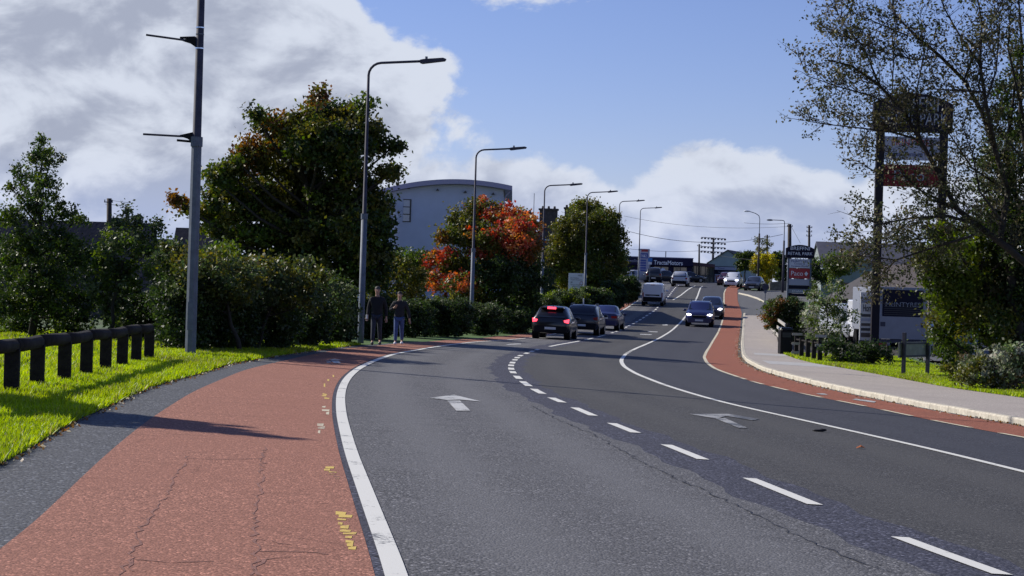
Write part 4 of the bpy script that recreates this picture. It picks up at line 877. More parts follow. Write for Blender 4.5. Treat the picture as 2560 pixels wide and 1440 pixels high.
# floodlights
fb = foot(1781, 330); fl = empty('floodlight_mast', fb, 0, 'mast with a bank of round floodlights beyond the garage', 'floodlight mast'); z0 = at(1781, 598, 330).z - fb.z; z1 = at(1781, 632, 330).z - fb.z
mb = MB(); mb.tube([(0, 0, 0), (0, 0, z0 + 0.3)], [0.28, 0.18], 8); mb.build('mast', M['galv_dark'], fl, True)
for r_ in range(4):
    zz = z0 + (z1 - z0) * r_ / 3; mb = MB(); mb.tube([(-2.25, 0, zz + 0.25 + 0.06), (2.15, 0, zz + 0.1 + 0.06)], 0.05, 5); cb = mb.build('cross_bar', M['galv_dark'], fl)
    for k in range(8):
        x = -2.15 + k * 0.6; mb = MB(); mb.ball((x, -0.2, zz - 0.02 * k + 0.15), (0.22, 0.22, 0.20), 8, 5); mb.build('floodlight', M['galv_dark'] if k % 2 else M['sign_grey'], cb, True)

# ---- knee rail on the left
def knee_rail():
    px = [(28,990),(92,970),(160,957),(215,941),(263,932),(305,920),(340,908),(372,903)]
    pts = [gnd(*p) for p in px]; d0 = (pts[1][0] - pts[0][0], pts[1][1] - pts[0][1])
    pts = [(pts[0][0] + 0.35, pts[0][1] - 3.6), (pts[0][0] + 0.12, pts[0][1] - 1.8)] + pts
    b = Vector((pts[2][0], pts[2][1], gzf(*pts[2]))); root = empty('knee_rail', b, 0, 'low dark timber knee rail on square posts along the left verge', 'fence')
    for x, y in pts:
        z = gzf(x, y); mb = MB(); mb.box((0, 0, 0.22), (0.185, 0.15, 0.74)); o = mb.build('post', M['timber'], root, bevel=0.008); o.location = Vector((x, y, z)) - b; o.rotation_euler = (0, 0, 0.15)
    for i in range(0, len(pts) - 1):
        a, c = pts[i], pts[i + 1]; pa = Vector((a[0], a[1], gzf(*a) + 0.63)) - b; pc = Vector((c[0], c[1], gzf(*c) + 0.63)) - b
        dd = (pc - pa).normalized() * 0.01; mb = MB(); m_ = pa.lerp(pc, 0.5) + Vector((0.0, 0, 0.01 * ((i % 2) * 2 - 1)))
        mb.tube([pa + dd, m_, pc - dd], [0.092, 0.088, 0.092], 10); mb.build('rail', M['timber'], root, True)
    return root
knee_rail()

# ---- totem signs
def totem(px0, px1, py_top, py_hd, py_bot, d, label, panels, texts, posts_to_ground=True, pw=0.34):
    """dark header with a curved top, panels between two posts"""
    s = d / FPX; cx = (px0 + px1) / 2; b = foot(cx, d); zt = at(cx, py_top, d).z - b.z; zh = at(cx, py_hd, d).z - b.z; w = (px1 - px0) * s; root = empty('totem_sign', b, 0, label, 'sign')
    n = 12; poly = [(-w/2, zh), (w/2, zh)] + [(w/2 - w * k / n, zt - 0.13 * w * ((2 * k / n - 1) ** 2)) for k in range(n + 1)]
    mb = MB(); mb.prism(poly, 'y', -0.18, 0.18); hd = mb.build('header', M['sign_navy'], root)
    zb = at(cx, py_bot, d).z - b.z
    for sx_ in (-1, 1):
        x = sx_ * (w / 2 - w * 0.10); mb = MB(); mb.bx(x - pw/2, x + pw/2, -0.13, 0.13, -0.2 if posts_to_ground else zb, zh - 0.004); mb.build('post', M['sign_post'] if d < 100 else M['galv'], root)
    for pt, pb, mt in panels:
        z1, z0 = at(cx, pt, d).z - b.z, at(cx, pb, d).z - b.z; x = w / 2 - w * 0.10 - pw/2 - 0.01; mb = MB(); mb.bx(-x, x, -0.06, 0.06, z0, z1); mb.build('panel', M[mt], root)
    for st, py, size, mt, fit, dx, y_ in texts:
        z = at(cx, py, d).z - b.z; text(st, size, M[mt], root, (dx, y_, z), fit=fit)
    return root, b, w
totem(2166, 2364, 233, 330, 870, 84.5, 'tall dark retail park totem sign behind the half-bare tree', [(342,400,'sign_lav'),(412,467,'sign_red_shaded')],
      [('BREFFNI', 262, 0.95, 'letters_grey', 2.3, 0, -0.19), ('RETAIL PARK', 299, 0.8, 'letters_grey', 3.1, 0.02, -0.19), ('McINTYRES', 357, 0.42, 'sign_red', 1.9, 0, -0.07), ('Carpet & Furniture World', 386, 0.32, 'letters_navy', 2.2, 0, -0.07), ('Paco', 440, 0.7, 'letters_grey', 1.4, -0.1, -0.07)], pw=0.36)
root_s, b_s, w_s = totem(1961, 2031, 612, 645, 742, 153, 'small retail park totem sign with red panel beside the side road', [(647.5,670,'sign_white'),(671,696,'sign_red'),(697.5,713,'sign_lav'),(714,722,'sign_navy'),(723,733,'sign_grey'),(734,741,'sign_navy')],
      [('BREFFNI', 621.5, 0.42, 'letters_white', 1.6, 0, -0.19), ('RETAIL PARK', 634.5, 0.36, 'letters_white', 2.05, 0, -0.19), ('McINTYRES', 653.5, 0.27, 'letters_navy', 1.42, 0, -0.07), ('Carpet &', 659.5, 0.19, 'letters_navy', 0.9, 0, -0.07), ('Furniture World', 665.5, 0.19, 'letters_navy', 1.35, 0, -0.07), ('Paco', 684, 0.55, 'letters_white', 1.0, -0.2, -0.07), ('EGAN\'S', 728, 0.2, 'letters_white', 1.1, 0, -0.07)], pw=0.12)
mb = MB(); zz = at(1996, 684, 153).z - b_s.z; mb.prism([(0.42, zz), (0.58, zz - 0.2), (0.74, zz), (0.58, zz + 0.2)], 'y', -0.072, -0.062); mb.build('diamond', M['letters_white'], root_s)

# direction sign on the left
db = foot(1441, 151); dsg = empty('direction_sign', db, 0, 'large white direction sign in front of the round green tree', 'sign')
def zat(px, py, d, b): return at(px, py, d).z - b.z
def xat(px, py, d, b): return at(px, py, d).x - b.x
zt, zb_, x0, x1 = zat(1441, 683, 151, db), zat(1441, 728, 151, db), xat(1421, 705, 151, db), xat(1466, 705, 151, db)
mb = MB(); mb.bx(x0, x1, -0.03, 0.03, zb_, zt); pl = mb.build('plate', M['sign_white'], dsg)
for x in (x0 + 0.25, x1 - 0.25): mb = MB(); mb.tube([(x, 0.08, -0.1), (x, 0.08, zt)], 0.05, 8); mb.build('post', M['galv'], dsg)
for st, px, py, s_, f in (('N55', 1450, 689, 0.2, 0.32), ('An Cabhán', 1437, 695, 0.14, 0.72), ('Town Centre', 1441, 699.5, 0.14, 0.95), ('P', 1429, 706.5, 0.2, 0.14), ('Ospidéal', 1438, 712, 0.13, 0.75), ('Hospital', 1441, 716.5, 0.13, 0.7), ('Retail Park', 1443, 723.5, 0.13, 0.7)):
    text(st, s_, M['frame_dark'], dsg, (xat(px, py, 151, db), -0.035, zat(px, py, 151, db)), fit=f)
for px, py in ((1425.5, 723.5),):
    x, z = xat(px, py, 151, db), zat(px, py, 151, db); mb = MB(); mb.prism([(x - 0.12, z), (x, z - 0.08), (x, z - 0.025), (x + 0.13, z - 0.025), (x + 0.13, z + 0.025), (x, z + 0.025), (x, z + 0.08)], 'y', -0.036, -0.03); mb.build('arrow', M['frame_dark'], dsg)
# small round sign in front of it
sb = foot(1452, 146); ss = empty('round_sign', sb, 0, 'small round no-parking sign on a thin post in front of the direction sign', 'sign'); zc = zat(1452, 708, 146, sb)
mb = MB(); mb.tube([(0, 0, -0.1), (0, 0, zc)], 0.03, 6); mb.build('post', M['galv'], ss)
mb = MB(); mb.tube([(0, -0.04, zc), (0, -0.055, zc)], 0.14, 16); pz = mb.build('plate', M['sign_white'], ss)
mb = MB()
for k in range(16):
    a, b2 = 2 * math.pi * k / 16, 2 * math.pi * (k + 1) / 16
    mb.add([(math.cos(q) * r_, -0.058, zc + math.sin(q) * r_) for q, r_ in ((a, 0.11), (b2, 0.11), (b2, 0.145), (a, 0.145))], [(0, 1, 2, 3)])
mb.build('rim', M['sign_red'], pz)
# round sign seen from behind at the side road
rb = foot(1912, 139); rs = empty('round_sign', rb, 0, 'round road sign seen from behind at the side road corner', 'sign'); zc = zat(1912, 718, 139, rb)
mb = MB(); mb.tube([(0, 0, -0.1), (0, 0, zc)], 0.035, 8); mb.build('post', M['galv'], rs)
mb = MB(); mb.tube([(0, -0.04, zc), (0, -0.055, zc)], 0.27, 20); pz = mb.build('plate', M['galv_dark'], rs); mb = MB(); mb.tube([(0, -0.04, zc - 0.38), (0, -0.05, zc - 0.38)], 0.1, 12); mb.build('small_plate', M['galv'], rs)
# two-post board seen from behind, on the right verge
g0, g1 = gnd(2258, 948), gnd(2318, 948); g1 = (g1[0], g1[1]); bb_ = Vector((g0[0], g0[1], gzf(*g0) + 0.12)); dp = Vector((g1[0] - g0[0], g1[1] - g0[1], 0))
ts = empty('board_sign', bb_, math.atan2(dp.y, dp.x), 'wide grey board sign on two posts, seen from behind on the verge', 'sign'); W_ = dp.length
for x in (0, W_): mb = MB(); mb.bx(x - 0.055, x + 0.055, -0.05, 0.05, -0.2, 1.27); mb.build('post', M['galv_dark'], ts, bevel=0.006)
mb = MB(); mb.bx(-0.24, W_ + 0.40, 0.055, 0.10, 0.52, 0.98); pl = mb.build('plate', mm('sign_back', (0.16, 0.17, 0.15), rough=0.6, var=0.3, vscale=3), ts)
for z in (0.56, 0.94): mb = MB(); mb.bx(-0.24, W_ + 0.40, 0.035, 0.054, z - 0.022, z + 0.022); mb.build('rail', M['galv_dark'], ts)

# ---- fence by the footway and the black bin
fx = [gnd(*p) for p in ((1932,838),(1938,855),(1945,868),(1951,880))]
ff = Vector((fx[0][0], fx[0][1], gzf(*fx[0]) + 0.11)); fr = empty('post_and_rail_fence', ff, 0, 'short curved rail fence with sunlit rails behind the footway', 'fence')
def fpt(px, py, d): return at(px, py, d) - ff
ds = [np.interp(t, [0, 1], [fx[0][1] + 6, fx[-1][1]]) for t in (0, 0.33, 0.66, 1)]
tops = [(1926,790),(1936,808),(1949,823),(1963,832)]
for lvl in range(3):
    pts = []
    for i, (px, py) in enumerate(tops):
        p = at(px - lvl * 2, py, ds[i]); gg = gzf(p.x, p.y) + 0.11; p.z = gg + 1.12 - 0.36 * lvl; pts.append(p - ff)
    for i in range(3):
        mb = MB(); a, b2 = pts[i], pts[i + 1]; dd = (b2 - a).normalized() * 0.01; nrm = Vector((0, 0, 0.07)); side = Vector((0.03, 0, 0))
        aa, bb2 = a + dd, b2 - dd
        mb.add([aa - side - nrm, aa + side - nrm, aa + side + nrm, aa - side + nrm, bb2 - side - nrm, bb2 + side - nrm, bb2 + side + nrm, bb2 - side + nrm], [(0, 1, 2, 3), (7, 6, 5, 4), (0, 4, 5, 1), (1, 5, 6, 2), (2, 6, 7, 3), (3, 7, 4, 0)]); mb.build('rail', M['timber_pale'], fr)
for i in range(4):
    p = at(tops[i][0] + 3, tops[i][1], ds[i]); gg = gzf(p.x, p.y) + 0.11; mb = MB(); mb.bx(p.x - ff.x + 0.035, p.x - ff.x + 0.135, p.y - ff.y - 0.05, p.y - ff.y + 0.05, gg - 0.2 - ff.z, gg + 1.22 - ff.z); mb.build('post', M['timber'], fr)
bn = gnd(1956, 891); bp = Vector((bn[0] + 0.1, bn[1], gzf(*bn) + 0.11)); bi = empty('litter_bin', bp, 0.1, 'tall black litter bin at the end of the rail fence', 'bin')
mb = MB(); mb.box((0, 0, 0.5), (0.52, 0.45, 1.0)); mb.build('body', M['black'], bi, bevel=0.03)
mb = MB(); mb.box((0, 0, 1.06), (0.56, 0.5, 0.10), taper=0.85); mb.build('lid', M['black_gloss'], bi, bevel=0.02)
mb = MB(); mb.bx(-0.18, 0.18, -0.235, -0.226, 0.70, 0.90); mb.build('slot', M['frame_dark'], bi)
sf_pts = [gnd(*p) for p in ((1990,897),(2003,901),(2019,905),(2034,909),(2049,912))]; sf0 = Vector((sf_pts[0][0], sf_pts[0][1], gzf(*sf_pts[0]) + 0.11))
sf = empty('paddock_fence', sf0, 0, 'dark posts with pale rail ends beside the silvery young tree', 'fence')
for i, (x, y) in enumerate(sf_pts):
    z = gzf(x, y) + 0.1; p = Vector((x, y, z)) - sf0; mb = MB(); mb.bx(p.x - 0.08, p.x + 0.08, p.y - 0.06, p.y + 0.06, p.z - 0.2, p.z + (0.95 if i in (0, 4) else 0.8)); mb.build('post', M['timber'], sf)
    for hz in ((0.90, 0.52, 0.16) if i == 0 else (0.62, 0.96) if i == 4 else ()):
        mb = MB(); mb.bx(p.x - 0.20, p.x + (0.12 if hz < 0.9 else 0.22), p.y - 0.085, p.y - 0.062, p.z + hz - 0.05, p.z + hz + 0.05); mb.build('rail_end', M['timber_pale'], sf)
for i in range(4):
    a, b2 = sf_pts[i], sf_pts[i + 1]; pa = Vector((a[0], a[1] + 0.09, gzf(*a) + 0.8)) - sf0; pb2 = Vector((b2[0], b2[1] + 0.09, gzf(*b2) + 0.8)) - sf0; mb = MB(); mb.tube([pa, pb2], 0.035, 4); mb.build('rail', M['timber'], sf)

# ---- buildings
def bpt(px, py, d): return at(px, py, d)
# curved-roof building
d = 131.0; s = d / FPX; b = foot(1120, d); cb = empty('curved_roof_building', b, 0, 'tall pale blue-grey building with a curved roof behind the red maple', 'building')
xl, xr = xat(978, 540, d, b), xat(1257, 540, d, b); zl, zr, zm = zat(978, 480, d, b), zat(1257, 474, d, b), zat(1120, 462, d, b)
def roofz(x):
    t = (x - xl) / (xr - xl); return zl + (zr - zl) * t + (zm - (zl + zr) / 2) * 4 * t * (1 - t)
n = 20; arc = [(xl + (xr - xl) * k / n, roofz(xl + (xr - xl) * k / n)) for k in range(n + 1)]
mb = MB(); mb.prism([(xl, -0.3)] + arc + [(xr, -0.3)], 'y', 0, 16); wall = mb.build('wall', M['wall_blue'], cb)
o1, o2 = xl - 1.2, xr + 0.62; arc2 = [(o1 + (o2 - o1) * k / n, roofz(o1 + (o2 - o1) * k / n)) for k in range(n + 1)]
mb = MB(); mb.prism([(x, z + 0.02) for x, z in arc2] + [(x, z + 0.36) for x, z in arc2][::-1], 'y', -0.7, 16.5); mb.build('roof', M['fascia_lilac'], cb)
# cladding seams, standing a little proud
for k in range(1, 9):
    z = k * 1.02; mb = MB(); mb.bx(xl + 0.02, xr - 0.02, -0.012, 0.0, z - 0.012, z + 0.012); mb.build('cladding_seam', M['wall_blue'], wall)
for px, pyb in ((1018, 554), (1168, 545)):
    x = xat(px, 520, d, b); zt_, zb2 = zat(px, 499 if px < 1100 else 508, d, b), zat(px, pyb, d, b); mb = MB(); mb.bx(x - 0.28, x + 0.26, -0.03, 0.02, zb2, zt_); w = mb.build('window', M['pane'], wall)
    mb = MB(); mb.bx(x + 0.19, x + 0.29, -0.07, -0.031, zb2 - 0.04, zt_ + 0.04); mb.build('frame', M['frame_dark'], w)
    for k in range(4):
        z = zb2 + (zt_ - zb2) * k / 3; mb = MB(); mb.bx(x - 0.30, x + 0.188, -0.06, -0.031, z - 0.03, z + 0.03); mb.build('frame', M['frame_dark'], w)
for px, py in ((1022,470),(1094,475),(1163,480),(1233,485)):
    x, z = xat(px, py, d, b), zat(px, py, d, b); mb = MB(); mb.prism([(x - 0.12, z - 0.06), (x + 0.12, z - 0.06), (x + 0.02, z + 0.1)], 'y', -0.3, -0.01); mb.build('wall_light', M['frame_dark'], wall)
mb = MB(); xx = xr + 0.06; mb.tube([(o2 - 0.15, -0.3, roofz(o2) - 0.02), (xx + 0.1, -0.2, roofz(xr) - 0.5), (xx + 0.02, -0.1, roofz(xr) - 0.8), (xx + 0.02, -0.1, 0)], 0.05, 6); mb.build('downpipe', M['fascia_lilac'], cb)
b = foot(950, 128); an = empty('annexe', b, 0, 'lower wing of the curved-roof building, half behind the tallest maple', 'building'); d = 128.0
x0, x1 = xat(900, 520, d, b), xat(979, 520, d, b) - 0.05; z1, z0 = zat(905, 497, d, b), zat(979, 514, d, b)
mb = MB(); mb.prism([(x0, -0.3), (x0, z1), (x1, z0), (x1, -0.3)][::-1], 'y', 0, 2.8); mb.build('wall', M['wall_blue'], an)
mb = MB(); mb.prism([(x0 - 0.2, z1 + 0.02), (x0 - 0.2, z1 + 0.32), (x1 + 0.12, z0 + 0.22), (x1 + 0.12, z0 + 0.01)][::-1], 'y', -0.5, 2.9); mb.build('roof', M['fascia_lilac'], an)

# gabled houses
def gable_house(px, d, w, l, h, rh, rz, label, wm, rm, name='house', cat='house', eave=0.25, zoff=0.0):
    b = foot(px, d); b.z += zoff; root = empty(name, b, rz, label, cat)
    mb = MB(); mb.prism([(-w/2, -1), (w/2, -1), (w/2, h), (0, h + rh), (-w/2, h)], 'y', -l/2, l/2); wl = mb.build('wall', M[wm], root)
    t = 0.12; sl = rh / (w / 2)
    for sx_ in (-1, 1):
        xe = (w / 2 + eave); ze = h - eave * sl
        poly = [(sx_ * xe, ze + 0.01), (sx_ * xe, ze + t), (sx_ * 0.004, h + rh + t + 0.02), (sx_ * 0.004, h + rh + 0.01)]
        mb = MB(); mb.prism(poly if sx_ < 0 else poly[::-1], 'y', -l/2 - 0.2, l/2 + 0.2); mb.build('roof', M[rm], root)
    return root, wl, b
# house with chimneys left of the road
r, wl, b = gable_house(1360, 172, 6.0, 8.6, 3.3, 2.2, math.pi / 2 - 0.08, 'brown-roofed house with a massive chimney between the two maples', 'render_dark', 'slate_brown')
def local(root, b, p): 
    v = p - b; c, s_ = math.cos(-root.rotation_euler.z), math.sin(-root.rotation_euler.z); return Vector((v.x * c - v.y * s_, v.x * s_ + v.y * c, v.z))
for (px, py, wpx, hpx, lab) in ((1370, 556, 44, 60, 1), (1313, 560, 30, 50, 0), (1424, 548, 26, 50, 0)):
    dd = 171.5; p = local(r, b, at(px, py + hpx / 2, dd)); q = local(r, b, at(px, py - hpx / 2, dd)); ww = wpx * dd / FPX
    mb = MB(); mb.bx(p.x - 0.45, p.x + 0.45, p.y - ww/2, p.y + ww/2, p.z - 0.8, q.z); ch = mb.build('chimney', M['brick_dark'], r)
    mb = MB(); mb.bx(p.x - 0.55, p.x + 0.55, p.y - ww/2 - 0.1, p.y + ww/2 + 0.1, q.z + 0.003, q.z + 0.16); mb.build('cap', M['brick_dark'], ch)
    for k in range(3): mb = MB(); yy_ = p.y - ww/2 + ww * (k + 0.5) / 3; mb.tube([(p.x, yy_, q.z + 0.16), (p.x, yy_, q.z + 0.40)], [0.13, 0.1], 8); mb.build('chimney_pot', M['brick_dark'], ch)
for k, (x_, y_) in enumerate(((-1.0, 2.3), (0.9, 1.2), (2.9, 1.9))):
    sl = 2.2 / 3.0; x_ = x_ - 0.6
    # roof lights on the slope facing the road (local -x is the viewer's side)
    xs_ = -y_ * 0.62; z0_ = 3.3 + (3.0 + xs_) * sl + 0.15
    mb = MB(); mb.add([(xs_ - 0.35, -x_ - 0.3, z0_ - 0.35 * sl), (xs_ + 0.35, -x_ - 0.3, z0_ + 0.35 * sl), (xs_ + 0.35, -x_ + 0.3, z0_ + 0.35 * sl), (xs_ - 0.35, -x_ + 0.3, z0_ - 0.35 * sl)], [(3, 2, 1, 0), (0, 1, 2, 3)][1:]); mb.build('roof_light', M['sign_white'], r)
# mast behind
b = foot(1329, 190); mb = MB(); mb.tube([(0, 0, 0), (0, 0, zat(1329, 483, 190, b))], [0.06, 0.03], 6); o = mb.build('aerial_mast', M['galv_dark']); o.location = b; tag(o, 'thin aerial mast above the brown-roofed house', 'mast')
# long dark roofs on the far left
r, wl, b = gable_house(5, 100, 4.6, 16, 2.3, 2.75, math.pi / 2 + 0.03, 'long dark-roofed terrace behind the far-left trees', 'render_dark', 'slate', 'terrace')
r, wl, b = gable_house(360, 112, 4.2, 5.0, 2.0, 2.5, math.pi / 2 + 0.06, 'lower dark-roofed house between the terrace and the banner-arm pole', 'render_dark', 'slate')
r, wl, b = gable_house(490, 120, 4.2, 2.6, 2.9, 2.5, math.pi / 2, 'small dark-roofed house just behind the banner-arm pole', 'render_dark', 'slate')
# grey gable house on the right with its lawn
r, wl, b = gable_house(2139, 171, 7.2, 11, 2.1, 1.75, -0.1, 'single-storey grey gable house behind the silvery young tree', 'render_grey', 'slate')
for x, z0_, z1_ in ((-1.6, 0.6, 1.7), (1.5, 0.6, 1.7)):
    mb = MB(); mb.bx(x - 0.5, x + 0.5, -5.54, -5.5, z0_, z1_); w = mb.build('window', M['glass'], wl); mb = MB(); mb.bx(x - 0.55, x + 0.55, -5.6, -5.545, z0_ - 0.08, z0_ - 0.02); mb.build('sill', M['gutter'], w)
for sx_ in (-1, 1):
    mb = MB(); mb.add([(sx_ * 3.85, -5.72, 1.98), (sx_ * 3.85, -5.72, 2.14), (0, -5.72, 4.02), (0, -5.72, 3.86)], [(0, 1, 2, 3) if sx_ < 0 else (3, 2, 1, 0)]); mb.build('barge_board', M['gutter'], r)
lawn = sheet('lawn', lambda y: 22.5, lambda y: 36, 150, 166, 0.06, M['turf'], nx=8, kind='structure')
b = foot(2120, 149.5); rf = empty('garden_railing', b, 0, 'thin dark railing along the lawn in front of the grey gable house', 'fence')
for k in range(9): mb = MB(); x = -1.8 + k * 0.6; mb.tube([(x, 0, 0), (x, 0, 0.75)], 0.035, 5); mb.build('post', M['frame_dark'], rf)
mb = MB(); mb.tube([(-1.8, 0, 0.72), (3.0, 0, 0.72)], 0.03, 5); mb.build('rail', M['frame_dark'], rf)
# pale long shed roof and the retail building
r, wl, b = gable_house(2270, 205, 9, 20.5, 2.6, 2.7, math.pi / 2 - 0.02, 'long shed with a pale brown roof on the skyline behind the retail park', 'render_grey', 'roof_grey', 'shed', 'building')
b = foot(2390, 104); rt = empty('retail_building', b, 0, 'dark retail unit half hidden behind the trees at the right', 'building')
mb = MB(); mb.bx(-1.6, 12, 0, 12, -0.5, 3.0); wl = mb.build('wall', mm('render_brown', (0.10, 0.085, 0.075), rough=0.9, var=0.2, vscale=1), rt)
mb = MB(); mb.bx(-2.0, 12.4, -0.5, 12.4, 3.005, 4.6); mb.build('fascia', mm('fascia_brown', (0.05, 0.04, 0.045), rough=0.8), rt)
mb = MB(); x = xat(2362, 800, 103.9, b); mb.bx(x - 0.32, x + 0.32, -0.03, -0.002, 1.0, 1.95); po = mb.build('notice', M['sign_white'], wl)
mb = MB(); mb.bx(x - 0.09, x + 0.09, -0.036, -0.031, 1.45, 1.7); mb.build('notice_print', M['letters_navy'], po)
b = foot(2258, 128); wr = empty('pitched_roof_unit', b, 0.3, 'grey pitched roof rising behind the parked truck', 'building')
mb = MB(); mb.bx(-3.2, 3.2, -2, 5, -0.5, 1.9); mb.build('wall', M['render_dark'], wr)
mb = MB(); mb.add([(-3.6, -2.4, 1.9), (3.6, -2.4, 1.9), (3.6, 5.4, 1.9), (-3.6, 5.4, 1.9), (-1.4, 1.2, 4.3), (1.4, 1.2, 4.3)], [(0, 1, 5, 4), (2, 3, 4, 5), (1, 2, 5), (3, 0, 4), (3, 2, 1, 0)]); mb.build('roof', M['slate'], wr)

# garage
d = 236.0; b = foot(1660, d); ga = empty('garage', b, 0, 'navy-fronted motor dealership with large white lettering at the crest of the hill', 'building')
X = lambda px: xat(px, 690, d, b); Z = lambda px, py: zat(px, py, d, b)
ztop, zfb = Z(1660, 643), Z(1660, 664)
x0, x1 = X(1500), X(1729)
mb = MB(); mb.bx(x0, x1, 0.0, 14, -0.5, zfb - 0.02); wl = mb.build('wall', M['navy_clad'], ga)
mb = MB(); mb.bx(x0 - 0.2, x1 + 0.1, -0.5, 14.2, zfb, ztop - 0.1); fa = mb.build('fascia', M['navy_clad'], ga)
mb = MB(); mb.bx(x0 - 0.25, x1 + 0.15, -0.55, 14.25, ztop - 0.095, ztop); mb.build('coping', M['fascia_lilac'], ga)
text('TractaMotors', 0.78, M['letters_white'], fa, (X(1669), -0.52, Z(1669, 657.5)), fit=3.75, bold=0.012)
text('Maxolline', 0.55, M['sign_lav'], fa, (X(1578), -0.52, Z(1578, 652)), fit=1.9, shear=0.3)
for px0, px1 in ((1633, 1671), (1683, 1717)):
    mb = MB(); mb.bx(X(px0), X(px1), -0.04, -0.002, 0.15, Z(1650, 667)); w = mb.build('window', M['shop_glass'], wl)
    for px in (px0, (px0 + px1) / 2, px1): mb = MB(); x = X(px); mb.bx(x - 0.05, x + 0.05, -0.08, -0.042, 0.1, Z(1650, 666.5)); mb.build('frame', M['navy_clad'], w)
mb = MB(); mb.tube([(X(1663), 0.1, 0), (X(1663), 0.1, Z(1663, 628)), ], 0.06, 6); mb.build('flue', M['galv_dark'], ga)
b2_ = foot(1657, 234.6); mb = MB(); mb.ball((0, 0, 1.3), (0.36, 0.3, 0.42), 12, 8); mb.tube([(0, 0, 0), (0, 0, 0.9)], 0.05, 6); o = mb.build('round_lamp', M['sign_white'], None, True); o.location = b2_; tag(o, 'round white globe in front of the dealership window', 'lamp')
# glazed wing right of it
b3 = foot(1757, 240); gw = empty('glazed_wing', b3, 0, 'glass-fronted low wing right of the dealership', 'building'); d = 240.0
X = lambda px: xat(px, 690, d, b3); Z = lambda px, py: zat(px, py, d, b3)
mb = MB(); mb.bx(X(1730), X(1785), 0, 9, -0.5, Z(1757, 664)); wl = mb.build('wall', M['shop_glass'], gw)
mb = MB(); mb.prism([(X(1729), Z(1729, 664)), (X(1786), Z(1786, 669)), (X(1786), Z(1786, 661)), (X(1729), Z(1729, 655))], 'y', -0.3, 9.2); mb.build('fascia', mm('fascia_rust', (0.10, 0.045, 0.05), rough=0.6), gw)
for px in (1730.5, 1741, 1752, 1763, 1774, 1784): mb = MB(); x = X(px); mb.bx(x - 0.04, x + 0.04, -0.06, -0.002, 0, Z(1757, 665)); mb.build('mullion', M['frame_dark'], wl)
# teal gable building
r, wl, b = gable_house(1832, 262, 5.4, 9, 2.55, 1.75, -0.3, 'pale blue gable building at the crest right of the dealership', 'render_teal', 'slate', 'gable_building', 'building', zoff=0.1)
# blue hoarding
d = 246.0; b = foot(1813, d); ho = empty('hoarding', b, 0, 'navy and white advertising board in front of the blue gable', 'sign')
X = lambda px: xat(px, 690, d, b); Z = lambda px, py: zat(px, py, d, b)
mb = MB(); mb.bx(X(1784), X(1844), 0, 0.3, -0.1, Z(1813, 666)); bk = mb.build('board', M['sign_navy'], ho)
mb = MB(); mb.bx(X(1786.5), X(1841), -0.02, -0.002, Z(1813, 675), Z(1813, 667.5)); mb.build('panel', M['sign_lav'], bk); text('Texoil', 0.3, M['letters_navy'], bk, (X(1802), -0.03, Z(1813, 671)), fit=0.9)
text('Maintenance Service', 0.22, M['sign_lav'], bk, (X(1812), -0.012, Z(1813, 681)), fit=1.9)
mb = MB(); mb.bx(X(1787), X(1840), -0.02, -0.002, Z(1813, 712), Z(1813, 686)); mb.build('panel', M['sign_lav'], bk)
mb = MB(); cx, cz = X(1799), Z(1799, 696); mb.prism([(cx - 0.55, cz + 0.35), (cx + 0.5, cz + 0.55), (cx + 0.55, cz - 0.35), (cx - 0.3, cz - 0.5)][::-1], 'y', -0.04, -0.021); mb.build('poster', M['sign_red'], bk); text('SAVE', 0.3, M['letters_white'], bk, (cx, -0.05, cz), fit=0.7)
# fuel price pylon
d = 221.0; b = foot(1611, d); fp = empty('price_pylon', b, 0, 'blue and white fuel price pylon with a red top panel', 'sign')
X = lambda px: xat(px, 660, d, b); Z = lambda px, py: zat(px, py, d, b)
mb = MB(); mb.bx(X(1599.5), X(1623.5), 0, 0.4, -0.1, Z(1611, 622)); py_ = mb.build('body', M['sign_lav'], fp)
mb = MB(); mb.bx(X(1602.5), X(1619), -0.02, -0.002, Z(1611, 629), Z(1611, 623.5)); mb.build('panel', M['sign_red'], py_)
mb = MB(); mb.bx(X(1600.5), X(1619), -0.02, -0.002, Z(1611, 646), Z(1611, 633)); mb.build('panel', M['sign_blue'], py_); text('N&2', 0.5, M['letters_white'], py_, (X(1609.5), -0.03, Z(1611, 640)), fit=0.6)
for k in range(5):
    z = 649 + k * 6.2; mb = MB(); mb.bx(X(1600.5), X(1615), -0.02, -0.002, Z(1611, z + 4.6), Z(1611, z)); mb.build('price_panel', M['sign_blue'], py_)
# blue info sign next to it
b = foot(1624, 214); si = empty('blue_sign', b, 0, 'small blue and white sign on a post right of the price pylon', 'sign'); mb = MB(); mb.tube([(0, 0.05, 0), (0, 0.05, zat(1624, 646, 214, b))], 0.04, 6); mb.build('post', M['galv'], si)
mb = MB(); mb.bx(-0.25, 0.25, -0.02, 0.0, zat(1624, 654, 214, b), zat(1624, 645, 214, b)); mb.build('plate', mm('sign_sky', (0.04, 0.16, 0.45)), si); mb = MB(); mb.bx(-0.2, 0.2, -0.02, 0.0, zat(1624, 661, 214, b), zat(1624, 655, 214, b)); mb.build('small_plate', M['sign_white'], si)
